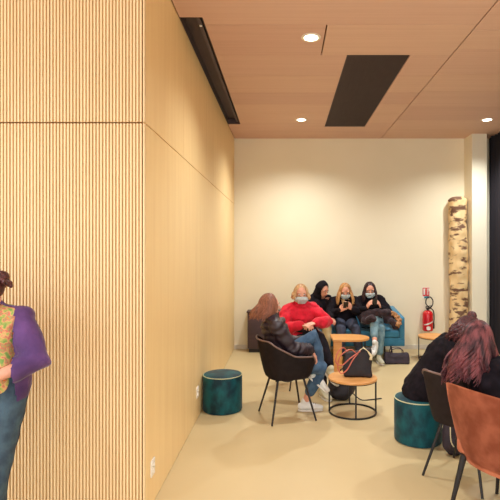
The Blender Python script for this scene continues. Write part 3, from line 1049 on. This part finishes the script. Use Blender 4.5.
    if not mask:
        bm = bmesh.new(); ell(bm, H + look * 0.085 - hu * 0.055, (0.021, 0.006, 0.006), hr, hu, 12, 8)
        obj('lips', bm, M['lips'], t, True, True)
    else:
        bm = bmesh.new(); rows = []
        for i in range(13):
            az = math.radians(-78 + 156 * i / 12); col = []
            for j in range(9):
                v = j / 8
                h = -0.005 - 0.093 * v - 0.004 * abs(math.sin(az))
                if abs(az) > 0.8: h = -0.02 - 0.07 * v
                rr_ = 0.072 + 0.016 * math.sin(v * PI) - 0.014 * v
                fwd = 0.016 + (0.098 + 0.014 * math.sin(min(1, v * 1.4) * PI) - 0.03 * v * v) * math.cos(az)
                col.append(bm.verts.new(H + hr * (math.sin(az) * (rr_ + 0.008)) + look * fwd + hu * h))
            rows.append(col)
        for i in range(12):
            for j in range(8): bm.faces.new((rows[i][j], rows[i + 1][j], rows[i + 1][j + 1], rows[i][j + 1]))
        bmesh.ops.solidify(bm, geom=list(bm.faces), thickness=0.002)
        mk = obj('face_mask', bm, M['mask'], t, True, True)
        for s_ in (-1, 1):
            bm = bmesh.new()
            tube(bm, [H + hr * (0.076 * s_) + look * 0.03 - hu * 0.02, H + hr * (0.081 * s_) + look * 0.0 + hu * 0.005, H + hr * (0.082 * s_) - look * 0.018 - hu * 0.01, H + hr * (0.07 * s_) + look * 0.03 - hu * 0.085], 0.0016, 6, 4)
            obj('ear_loop', bm, M['white_paint'], mk, True, True)
    # --- top
    k = top_off
    bm = bmesh.new()
    b0 = -0.14 if hem > 0.12 else -0.06
    if puffer:
        n_ = 9
        for i in range(n_):
            q = b0 + (0.90 - b0) * i / (n_ - 1)
            wa = 0.155 if q < 0.2 else 0.145
            ell(bm, tp(q), (wa + k, 0.112 + k, 0.048), sd, up)
    loft(bm, [tp(b0), tp(0.1), tp(0.4), tp(0.68, 0.01), tp(0.86), tp(0.97)],
         [(0.155 + k, 0.11 + k), (0.158 + k, 0.112 + k), (0.135 + k, 0.10 + k), (0.15 + k, 0.11 + k), (0.135 + k, 0.085 + k), (0.066 + k * 0.6, 0.066 + k * 0.6)], sd, 22)
    loft(bm, [shoR, tp(0.91), shoL], [0.05 + k, 0.062 + k, 0.05 + k], None, 14)
    if collar:
        loft(bm, [tp(0.93), tp(0.93).lerp(ne, collar)], [0.085, 0.078], None, 16)
    if sleeves:
        for sgn, sh, e, w, hd in arms:
            wc = w - (w - e).normalized() * hd.get('cuff', 0.012)
            if puffer:
                for q in range(6): 
                    for A_, B_ in ((sh, e), (e, wc)):
                        c = A_.lerp(B_, (q + 0.3) / 6.0)
                        rr_ = (0.054 if A_ is sh else 0.048) + k * 0.8
                        ell(bm, c, (rr_, rr_, 0.026), None, (B_ - A_), 14, 8)
            loft(bm, [sh, sh.lerp(e, 0.5), e, e.lerp(wc, 0.5), wc], [0.05 + k, 0.047 + k, 0.042 + k, 0.039 + k, 0.030 + k * 0.6], None, 14)
    if hoods:
        ell(bm, H - look * 0.025 + hu * 0.012, (0.10, 0.115, 0.13), hr, hu)
        loft(bm, [tp(0.88), H - look * 0.04 - hu * 0.05], [0.105, 0.1], None, 16)
    bm = remesh(bm, 0.009, 3 if puffer else 6)
    if hoods:   # open the hood at the face
        dl = [v for v in bm.verts if (v.co - H).dot(look) > 0.052 and (v.co - H).length < 0.17 and (v.co - H).dot(hu) < 0.105 and (v.co - H).dot(hu) > -0.12]
        bmesh.ops.delete(bm, geom=dl, context='VERTS')
    jitter(bm, 0.012, 11.0, len(label) % 13)
    folds(bm, hip, neck, 0.016 if puffer else 0.014, 4.0 if puffer else 2.6, len(label) % 7)
    topo = obj(top_name, bm, top, t, True, True)
    # --- trousers
    kb = bot_off
    bm = bmesh.new()
    loft(bm, [tp(-0.10), tp(0.06), tp(0.22)], [(0.15 + kb, 0.105 + kb), (0.162 + kb, 0.112 + kb), (0.13 + kb, 0.098 + kb)], sd, 20)
    for sgn, hp, kn, a, ft in legs:
        cut = a + (kn - a).normalized() * ft.get('cut', ankle_cut)
        loft(bm, [hp, hp.lerp(kn, 0.5), kn, kn.lerp(cut, 0.4), cut], [0.086 + kb, 0.074 + kb, 0.056 + kb, 0.054 + kb, 0.040 + kb], None, 16)
    bm = remesh(bm, 0.009, 5)
    jitter(bm, 0.006, 14.0, 5)
    obj('trousers', bm, bottom, t, True, True)
    # --- shoes
    for (sgn, hp, kn, a, ft), sm in zip(legs, shoes):
        shoe(t, a, ft.get('toe', tuple(F)), M[sm] if sm in M else sm)
    # --- hair
    bm = bmesh.new()
    bb = 0.012
    hc = H - look * 0.022 + hu * 0.022
    ell(bm, hc, (0.084, 0.092, 0.100), hr, hu)
    if hair.get('bun'):
        ell(bm, H + hu * hair['bun'][1] - look * hair['bun'][0], (0.042, 0.042, 0.038), hr, hu)
    if hair['n']:
        bmb = remesh(bm, 0.009, 2)
        strands(bmb, H, look, hu, hr, hair['n'], hair['len'], hair.get('r', 0.007), hair.get('wav', 0.01), hair.get('face', 55), V(hair.get('droop', (0, 0, -1))).normalized(),
                hair.get('lo', 0.75), hair.get('seed', 1), out=hair.get('out', 0.0), curl=hair.get('curl', 0.0), push=hair.get('push'), coherent=hair.get('coherent', False))
        bm = bmb
    else:
        bm = remesh(bm, 0.008, 2)
    hobj = obj('hair', bm, hair['m'], t, True, True)
    info = dict(t=t, arms=arms, legs=legs, H=H, look=look, hu=hu, hr=hr, tp=tp, sd=sd, fw=fw, top=topo, body=body)
    return info

DOWN = (0, 0, -1)
def phone(c, normal, updir, label, group=None):
    c = V(c); n = V(normal).normalized(); u = V(updir); u = (u - n * u.dot(n)).normalized(); s = u.cross(n)
    bm = bmesh.new(); box(bm, -0.036, 0.036, -0.004, 0.004, -0.072, 0.072, 0.0035, 2)
    for v in bm.verts: v.co = c + s * v.co.x + n * v.co.y + u * v.co.z
    return single('smartphone', bm, M['phone'], label, 'phone', tuple(c), group)

# P3: sofa right, dark hair
f3 = (-0.08, -1)
pi = person('person with long dark hair, black top and light jeans, at the sofa\'s right end',
    (1.34, 7.52, 0.535), f3, (1.325, 7.53, 0.935), (1.305, 7.45, 1.045), None, (-0.05, -1, -0.35),
    [dict(w=(1.42, 7.17, 0.80), d=(-0.35, -0.35, 0.8), palm=(-1, 0.2, 0), thumb=(0, 1, 0.2), curl=0.5, pole=(1, 0.2, -1)),
     dict(w=(1.21, 7.17, 0.795), d=(0.35, -0.35, 0.8), palm=(1, 0.2, 0), thumb=(0, 1, 0.2), curl=0.5, pole=(-1, 0.2, -1))],
    [dict(a=(1.375, 7.08, 0.10), toe=(0.1, -1, 0), pole=(0, -1, 1)),
     dict(a=(1.275, 6.88, 0.335), toe=(-0.45, -0.8, -0.6), pole=(0.25, -0.5, 1), cut=0.11)],
    M['black_cloth'], M['denim_light'], dict(m=M['hair_dark'], n=150, len=0.20, face=48, r=0.008, seed=3), mask=True, shoes=('sneaker_cream', 'sneaker'))
phone((1.315, 7.10, 0.885), (0, 1, 0.5), (0, -0.5, 1), 'dark phone held up by the person at the right end of the sofa')

# P2: blonde
pi2 = person('person with long blonde hair, black coat and pale scarf, middle of the sofa',
    (0.93, 7.52, 0.535), (-0.05, -1), (0.925, 7.52, 0.925), (0.92, 7.43, 1.03), None, (0.0, -1, -0.45),
    [dict(w=(0.98, 7.15, 0.79), d=(-0.5, -0.5, 0.5), palm=(-0.8, 0.3, 0.3), thumb=(0, 0.6, 0.8), curl=0.5, pole=(1, 0.2, -1)),
     dict(w=(0.80, 7.15, 0.76), d=(0.6, -0.45, 0.5), palm=(0.8, 0.3, 0.3), thumb=(0, 0.6, 0.8), curl=0.5, pole=(-1, 0.2, -1))],
    [dict(a=(1.10, 7.04, 0.10), toe=(0.25, -1, 0), pole=(-0.15, -1, 1)),
     dict(a=(0.80, 7.0, 0.10), toe=(-0.1, -1, 0), pole=(0, -1, 1))],
    M['black_cloth'], M['denim_dark'], dict(m=M['hair_blonde'], n=150, len=0.20, face=50, r=0.008, seed=5, out=0.03), mask=True, top_name='coat', shoes=('tan_shoe', 'tan_shoe'))
bm = bmesh.new(); c = pi2['tp'](0.97, 0.02)
torus(bm, c, 0.075, 0.022, 32, 10, axis=(0, -0.5, 0.85)); loft(bm, [c + V((-0.04, -0.07, -0.01)), c + V((-0.02, -0.125, -0.10)), c + V((0.0, -0.13, -0.16))], [(0.03, 0.012)] * 3, V((1, 0, 0)), 12)
obj('scarf', remesh(bm, 0.008, 3), M['scarf'], pi2['t'], True, True)
phone((0.885, 7.075, 0.845), (0, 1, 0.7), (0, -0.7, 1), 'dark phone held by the blonde person in the middle of the sofa')

# P1: hood
pi1 = person('person in black hooded sweatshirt and beige trousers at the sofa\'s left end',
    (0.50, 7.52, 0.535), (0.2, -1), (0.50, 7.53, 0.94), (0.575, 7.44, 1.045), None, (0.62, -0.75, -0.4),
    [dict(w=(0.66, 7.13, 0.66), d=(0.4, -0.6, -0.2), palm=(-0.3, 0, -1), thumb=(-0.8, -0.4, 0.3), curl=0.5),
     dict(w=(0.48, 7.08, 0.68), d=(0.7, -0.6, -0.2), palm=(0.1, 0, -1), thumb=(0.6, 0.6, 0), curl=0.5)],
    [dict(a=(0.60, 7.06, 0.10), toe=(0.15, -1, 0), pole=(0.1, -1, 1)),
     dict(a=(0.40, 7.04, 0.10), toe=(0, -1, 0), pole=(0, -1, 1))],
    M['black_cloth'], M['beige_cloth'], dict(m=M['hair_dark'], n=0, len=0), top_name='hooded_sweatshirt', hoods=True, top_off=0.03, shoes=('sneaker_cream', 'sneaker_cream'))

# P4: red sweater
f4 = V((0.38, -1, 0)).normalized()
pi4 = person('person with short blonde hair and bright red sweater, seated facing the camera',
    (0.18, 5.90, 0.54), (f4.x, f4.y), (0.17, 5.87, 0.99), (0.185, 5.81, 1.125), None, (0.1, -1, -0.12),
    [dict(w=(0.34, 5.60, 0.81), d=(-0.7, -0.5, -0.1), palm=(0.0, 0.3, -1), thumb=(-0.2, 0.6, 0.8), curl=0.5, pole=(1, 0, -0.5)),
     dict(w=(0.18, 5.58, 0.79), d=(0.8, -0.4, 0.0), palm=(0.0, 0.3, -1), thumb=(0.2, 0.6, 0.8), curl=0.5, pole=(-1, 0, -0.6))],
    [dict(a=(0.42, 5.40, 0.10), toe=(0.35, -0.9, 0), pole=(0.2, -1, 1)),
     dict(a=(0.50, 5.34, 0.34), toe=(0.5, -0.75, -0.45), pole=(0.9, -0.4, 1.0))],
    M['red_knit'], M['black_cloth'], dict(m=M['hair_lightblonde'], n=110, len=0.055, face=45, r=0.008, seed=9), mask=True, top_name='sweater', top_off=0.036, collar=0.5,
    shoes=('sneaker_cream', 'sneaker_cream'), hem=0.2)

# P5: puffer jacket, profile
f5 = V((0.97, 0.22, 0)).normalized()
def push5(p, v): return p
pi5 = person('person with brown hair in dark puffer jacket, seated in profile facing right',
    (-0.02, 4.80, 0.54), (f5.x, f5.y), (-0.14, 4.79, 0.97), (-0.155, 4.82, 1.10), None, (0.95, 0.25, -0.05),
    [dict(w=(0.25, 4.98, 0.70), d=(0.7, 0.1, -0.6), palm=(-0.5, 0, -0.8), thumb=(0, -1, 0), curl=0.4, pole=(-0.2, 0.7, -1)),
     dict(w=(0.26, 4.80, 0.66), d=(0.5, 0.0, -0.9), palm=(-0.8, 0.1, -0.5), thumb=(0.1, 1, 0), curl=0.35, pole=(-0.3, -0.7, -1))],
    [dict(a=(0.345, 4.90, 0.385), toe=(0.75, 0.1, -0.65), pole=(0.7, 0.1, 1.0)),
     dict(a=(0.20, 4.95, 0.098), toe=(0.97, 0.1, 0), pole=(1, 0.15, 0.8), cut=0.12)],
    M['puffer'], M['denim_blue'], dict(m=M['hair_brown'], n=130, len=0.17, face=48, r=0.009, seed=12, droop=(-0.5, 0.0, -0.85)), puffer=True, top_off=0.026, collar=0.55,
    shoes=('sneaker', 'sneaker'), hem=0.2)

# P6: black jacket on the pouf
pi6 = person('person with curly dark hair in black jacket, hunched forward on a green pouf',
    (1.215, 4.21, 0.475), (1.0, -0.05), (1.47, 4.17, 0.87), (1.575, 4.14, 0.965), (0.3, 0, 1), (0.75, -0.1, -0.65),
    [dict(w=(1.60, 4.31, 0.585), d=(1, -0.1, -0.15), palm=(0, -0.2, -1), thumb=(0, -1, 0), curl=0.4, pole=(-0.2, 0.4, -1)),
     dict(w=(1.60, 4.06, 0.585), d=(1, 0.1, -0.15), palm=(0, 0.2, -1), thumb=(0.3, -1, 0), curl=0.4, pole=(-0.2, -0.4, -1))],
    [dict(a=(1.68, 4.32, 0.10), toe=(1, 0.1, 0), pole=(1, 0, 0.8)),
     dict(a=(1.72, 4.08, 0.10), toe=(1, -0.1, 0), pole=(1, 0, 0.8))],
    M['black_cloth'], M['black_cloth'], dict(m=M['hair_curly'], n=190, len=0.2, face=40, r=0.009, seed=15, wav=0.028, curl=6.0, bun=(0.06, 0.12), out=0.03, droop=(-0.35, -0.45, -0.8)), top_off=0.045,
    shoes=('sneaker', 'sneaker'), hem=0.2, shw=0.155, legL=(0.40, 0.38))
bm = bmesh.new(); box(bm, -0.020, 0.020, -0.002, 0.002, -0.012, 0.012, 0.001, 1)
r6 = root_loc(pi6['top'])
ok, lp, ln, _ = pi6['top'].closest_point_on_mesh(V((1.15, 4.0, 0.64)) - r6)
ys = ln.normalized(); xs_ = V((0, 0, 1)).cross(ys).normalized(); zs_ = ys.cross(xs_)
for v in bm.verts: v.co = lp + r6 + ys * 0.001 + xs_ * (v.co.x * 1.3) + ys * v.co.y + zs_ * (v.co.z * 1.5)
obj('label_patch', bm, M['label_grey'], pi6['top'], False, True)

# P7: auburn hair in the velvet chair
f7 = V((math.cos(VA), math.sin(VA), 0)); s7 = V((-f7.y, f7.x, 0))
def push7(p, v):
    # hair spreads along the chair back, towards the pouf
    return p + s7 * (0.05 * v) - f7 * (0.02 * v)
pi7 = person('person with long wavy auburn hair and black top in the brown velvet chair',
    (1.36, 2.98, 0.555), (f7.x, f7.y), (1.28, 3.08, 0.93), (1.25, 3.12, 1.072), (0, 0, 1), (0.35, 0.8, -0.42),
    [dict(w=(1.60, 3.20, 0.665), d=(0.9, 0.2, -0.15), palm=(0, 0, -1), thumb=(-1, 0.2, 0.2), curl=0.4, pole=(0.2, -0.2, -1)),
     dict(w=(1.64, 3.03, 0.665), d=(0.7, 0.6, -0.1), palm=(0, 0, -1), thumb=(-1, 0.2, 0.2), curl=0.4, pole=(0.7, -0.6, -1))],
    [dict(a=(1.495, 3.17, 0.10), toe=(0.9, 0.3, 0), pole=(1, 0.3, 1)),
     dict(a=(1.80, 3.08, 0.10), toe=(0.9, 0.3, 0), pole=(1, 0.3, 1))],
    M['black_cloth'], M['denim_dark'], dict(m=M['hair_auburn'], n=440, len=0.31, coherent=True, face=38, r=0.009, seed=21, wav=0.028, lo=0.7, out=0.055, curl=2.5, push=push7), top_off=0.022,
    top_name='sweater', shoes=('sneaker', 'sneaker'))

# P8: purple cardigan, standing at the slatted wall
f8 = V((0.28, -0.96, 0)).normalized()
pi8 = person('person in purple cardigan and flowered top at the slatted wall, far left',
    (-1.545, 2.50, 0.93), (f8.x, f8.y), (-1.565, 2.50, 1.345), (-1.560, 2.47, 1.45), None, (-0.85, -0.45, -0.45),
    [dict(w=(-1.475, 2.38, 1.01), d=(-0.6, -0.5, -0.5), palm=(-0.5, 0.5, -0.2), thumb=(0, -0.2, 1), curl=0.4, pole=(1, 0.25, -0.1)),
     dict(w=(-1.815, 2.36, 1.0), d=(0.3, -0.8, -0.3), palm=(1, 0.2, 0), thumb=(0, 0.2, 1), curl=0.4, pole=(-0.6, 0.8, -0.4))],
    [dict(a=(-1.545, 2.52, 0.10), toe=(-0.5, -0.8, 0)),
     dict(a=(-1.725, 2.56, 0.10), toe=(-0.6, -0.7, 0))],
    M['pattern'], M['denim_teal'], dict(m=M['hair_curly'], n=60, len=0.03, face=60, r=0.008, seed=30, bun=(0.10, 0.02)), top_name='flowered_top', top_off=0.010, standing=True, sleeves=False,
    hem=0.05, legL=(0.455, 0.42), shw=0.16, armL=(0.25, 0.225))
tp, sd, fw = pi8['tp'], pi8['sd'], pi8['fw']
bm = bmesh.new()
kk = 0.036
loft(bm, [tp(-0.02), tp(0.1), tp(0.4), tp(0.68, 0.0), tp(0.86), tp(0.93)], [(0.165 + kk, 0.12 + kk), (0.165 + kk, 0.115 + kk), (0.14 + kk, 0.10 + kk), (0.15 + kk, 0.105 + kk), (0.135 + kk, 0.08 + kk), (0.075 + kk, 0.06 + kk)], sd, 22)
loft(bm, [tp(0.86) - sd * 0.17, tp(0.89), tp(0.86) + sd * 0.17], [0.07, 0.075, 0.07], None, 14)
for sgn, sh, e, w, hd in pi8['arms']:
    wc = w - (w - e).normalized() * 0.03
    loft(bm, [sh, sh.lerp(e, 0.5), e, e.lerp(wc, 0.5), wc], [0.072, 0.075, 0.078, 0.07, 0.052], None, 14)
bm = remesh(bm, 0.010, 5)
c0 = tp(0.5)
dl = [v for v in bm.verts if (v.co - c0).dot(fw) > 0.03 and -0.12 < (v.co - c0).dot(sd) < 0.145]
bmesh.ops.delete(bm, geom=dl, context='VERTS')
jitter(bm, 0.012, 10, 4)
bmesh.ops.solidify(bm, geom=list(bm.faces), thickness=0.005)
obj('cardigan', bm, M['purple'], pi8['t'], True, True)

# ------------------------------------------------------------------ bags and coats
def tote(name, label, c, w, d, h, m, handle_m, rotz=0, handle_h=0.14, floppy=0.01, group=None, tagm=None, hr_=0.006):
    t = thing(name, label, 'bag', c, rotz, group)
    bm = bmesh.new()
    n = bmesh.new()
    box(bm, -w / 2, w / 2, -d / 2, d / 2, 0.0, h, 0.025, 4)
    bmesh.ops.subdivide_edges(bm, edges=list(bm.edges), cuts=4, use_grid_fill=True)
    for v in bm.verts:
        f = v.co.z / h
        v.co.y *= 1.0 - 0.62 * f
        v.co.x *= 1.0 + 0.05 * math.sin(f * 3) - 0.06 * f
        if f > 0.8: v.co.z -= 0.02 * math.cos(v.co.x / w * PI)
    jitter(bm, floppy, 9, 2)
    for v in bm.verts: v.co.z = max(v.co.z, 0.0)
    obj('bag_body', bm, m, t)
    for s in (-1, 1):
        bm = bmesh.new()
        y = s * d * 0.17
        tube(bm, [(-w * 0.25, y, h * 0.78), (-w * 0.24, y * 1.6, h + handle_h * 0.45), (-w * 0.1, y * 2 , h + handle_h * 0.9), (w * 0.1, y * 2, h + handle_h * 0.9), (w * 0.24, y * 1.6, h + handle_h * 0.45), (w * 0.25, y, h * 0.78)], hr_)
        obj('handle', bm, handle_m, t)
    return t
# handbag on the table: handles flopped towards the left front
t = thing('handbag', 'black leather handbag with pink handles standing on the small round table', 'bag', (0.74, 4.94, 0.362), math.radians(-6))
bm = bmesh.new(); box(bm, -0.15, 0.15, -0.075, 0.075, 0.0, 0.275, 0.03, 4)
bmesh.ops.subdivide_edges(bm, edges=list(bm.edges), cuts=4, use_grid_fill=True)
for v in bm.verts:
    f = v.co.z / 0.275
    v.co.y *= 1 - 0.55 * f; v.co.x *= 1.0 - 0.10 * f
    v.co.x -= 0.0 * f
    if f > 0.75: v.co.z += 0.03 * (v.co.x / 0.15 - 0.2)
jitter(bm, 0.014, 9, 6)
for v in bm.verts: v.co.z = max(v.co.z, 0.0)
bb_ = obj('bag_body', bm, M['bag'], t)
bm = bmesh.new(); tube(bm, [(-0.02, -0.05, 0.25), (-0.08, -0.09, 0.29), (-0.17, -0.11, 0.235), (-0.205, -0.10, 0.12), (-0.17, -0.10, 0.05), (-0.11, -0.11, 0.09), (-0.05, -0.095, 0.19), (0.0, -0.06, 0.245)], 0.0062)
obj('handle', bm, M['pink_leather'], t)
bm = bmesh.new(); tube(bm, [(-0.10, 0.0, 0.245), (-0.15, -0.05, 0.30), (-0.21, -0.07, 0.24), (-0.22, -0.07, 0.15), (-0.16, -0.09, 0.13), (-0.08, -0.09, 0.20), (0.02, -0.07, 0.27)], 0.0062)
obj('handle', bm, M['pink_leather'], t)
bm = bmesh.new(); loft(bm, [(0.02, -0.04, 0.275), (0.055, -0.052, 0.305), (0.10, -0.06, 0.272)], [(0.012, 0.004), (0.02, 0.005), (0.008, 0.003)], V((0, 1, 0)), 8)
loft(bm, [(0.10, -0.062, 0.27), (0.135, -0.06, 0.225), (0.13, -0.062, 0.185)], [(0.006, 0.003), (0.014, 0.004), (0.016, 0.004)], V((1, 0, 0)), 8)
obj('tag', bm, M['cream_leather'], t)

# backpack on the floor behind the table
t = thing('backpack', 'black backpack slumped on the floor behind the small round table', 'bag', (0.62, 5.36, 0), math.radians(8))
bm = bmesh.new()
ell(bm, (0, 0, 0.13), (0.155, 0.09, 0.15)); ell(bm, (0.0, -0.05, 0.09), (0.12, 0.07, 0.09)); ell(bm, (0.03, 0, 0.22), (0.11, 0.075, 0.08))
bm = remesh(bm, 0.01, 3); jitter(bm, 0.02, 9, 8)
for v in bm.verts: v.co.z = max(v.co.z, 0.0)
obj('bag_body', bm, M['bag'], t)
bm = bmesh.new(); tube(bm, [(0.13, -0.03, 0.06), (0.20, -0.09, 0.008), (0.30, -0.10, 0.007), (0.44, -0.07, 0.007)], 0.0065)
obj('strap', bm, M['rubber'], t)
bm = bmesh.new(); tube(bm, [(-0.02, 0, 0.285), (0.0, 0, 0.33), (0.05, 0, 0.33), (0.07, 0, 0.28)], 0.007)
obj('grab_handle', bm, M['rubber'], t)

tote('tote_bag', 'dark plum tote bag on the floor beneath the right arm of the blue sofa', (1.625, 7.05, 0), 0.36, 0.16, 0.17, M['bag_plum'], M['bag_plum'], 0, 0.06, 0.008)
tote('shoulder_bag', 'small dark bag lying on the floor between the feet before the sofa', (1.22, 7.30, 0), 0.2, 0.12, 0.11, M['bag'], M['rubber'], 0.1, 0.03, 0.006, hr_=0.005)

# bag under the second tub chair
t = thing('rucksack', 'black rucksack with a pale cord on the floor behind the empty dark tub chair', 'bag', (1.37, 3.90, 0), 0.3)
bm = bmesh.new()
ell(bm, (0, 0, 0.15), (0.11, 0.07, 0.17)); ell(bm, (0.0, -0.045, 0.1), (0.085, 0.05, 0.09))
bm = remesh(bm, 0.01, 3); jitter(bm, 0.016, 10, 3)
for v in bm.verts: v.co.z = max(v.co.z, 0.0)
obj('bag_body', bm, M['bag_plum'], t)
bm = bmesh.new(); tube(bm, [(-0.075, -0.05, 0.24), (-0.085, -0.075, 0.14), (-0.06, -0.09, 0.10), (-0.05, -0.09, 0.17), (-0.03, -0.1, 0.09), (-0.01, -0.10, 0.14)], 0.0045)
obj('cord', bm, M['cream_leather'], t)
t['label'] = 'black rucksack with a pale cord on the floor behind the dark tub chair'

# coat lying in the second chair
bm = bmesh.new()
cx, cy = 1.325, 3.51
ca, sa = math.cos(math.radians(41)), math.sin(math.radians(41))
def cl(x, y, z): return V((cx + x * ca - y * sa, cy + x * sa + y * ca, z))
ell(bm, cl(0.02, 0, 0.53), (0.15, 0.15, 0.085)); ell(bm, cl(-0.06, 0.04, 0.64), (0.10, 0.13, 0.15), V((ca, sa, 0)))
ell(bm, cl(-0.04, -0.04, 0.74), (0.08, 0.11, 0.12), V((ca, sa, 0))); ell(bm, cl(0.06, 0.06, 0.66), (0.09, 0.08, 0.12))
bm = remesh(bm, 0.01, 3); jitter(bm, 0.035, 9, 2); jitter(bm, 0.012, 24, 5)
for v in bm.verts: v.co.z = max(v.co.z, 0.443)
single('coat', bm, M['black_cloth'], 'black coat bundled in the dark tub chair behind the brown velvet chair', 'coat', (cx, cy, 0.443))

# coat on the lap of P3
t = thing('coat', 'dark brown coat with tan fur trim on a lap at the sofa\'s right end', 'coat', (1.40, 7.15, 0.66))
bm = bmesh.new()
tube(bm, [(1.14, 7.28, 0.66), (1.22, 7.16, 0.70), (1.36, 7.13, 0.735), (1.48, 7.20, 0.72), (1.60, 7.22, 0.68)], (0.055, 0.07), 14)
tube(bm, [(1.16, 7.26, 0.60), (1.2, 7.10, 0.62), (1.27, 7.02, 0.66)], (0.05, 0.06), 14)
tube(bm, [(1.5, 7.2, 0.62), (1.58, 7.12, 0.60), (1.62, 7.10, 0.54)], (0.06, 0.05), 14)
bm = remesh(bm, 0.011, 3); jitter(bm, 0.03, 12, 4)
obj('coat_body', bm, M['brown_coat'], t, True, True)
bm = bmesh.new(); tube(bm, [(1.60, 7.17, 0.72), (1.655, 7.13, 0.67), (1.675, 7.10, 0.60), (1.65, 7.08, 0.56)], (0.035, 0.04), 12)
bm = remesh(bm, 0.009, 2); jitter(bm, 0.02, 30, 4)
obj('fur_trim', bm, M['fur'], t, True, True)

# clutch in P4's lap
bm = bmesh.new(); ell(bm, (0.235, 5.60, 0.735), (0.13, 0.075, 0.05), V((0.9, -0.3, 0)))
ell(bm, (0.29, 5.58, 0.73), (0.09, 0.06, 0.05))
bm = remesh(bm, 0.009, 3); jitter(bm, 0.02, 12, 4)
single('scarf_bundle', bm, M['black_cloth'], 'dark bundled scarf on the lap of the person in the red sweater', 'scarf', (0.25, 5.62, 0.66))

# ------------------------------------------------------------------ light
w = bpy.data.worlds.new('world'); SC.world = w
w.use_nodes = True
bg = w.node_tree.nodes['Background']
bg.inputs['Color'].default_value = (0.95, 0.975, 1.0, 1)
bg.inputs['Strength'].default_value = 2.7

vs = SC.view_settings
vs.view_transform = 'Standard'; vs.look = 'None'; vs.exposure = 0.08
SC.cycles.max_bounces = 12; SC.cycles.diffuse_bounces = 8; vs.gamma = 1.0
vs.use_curve_mapping = False
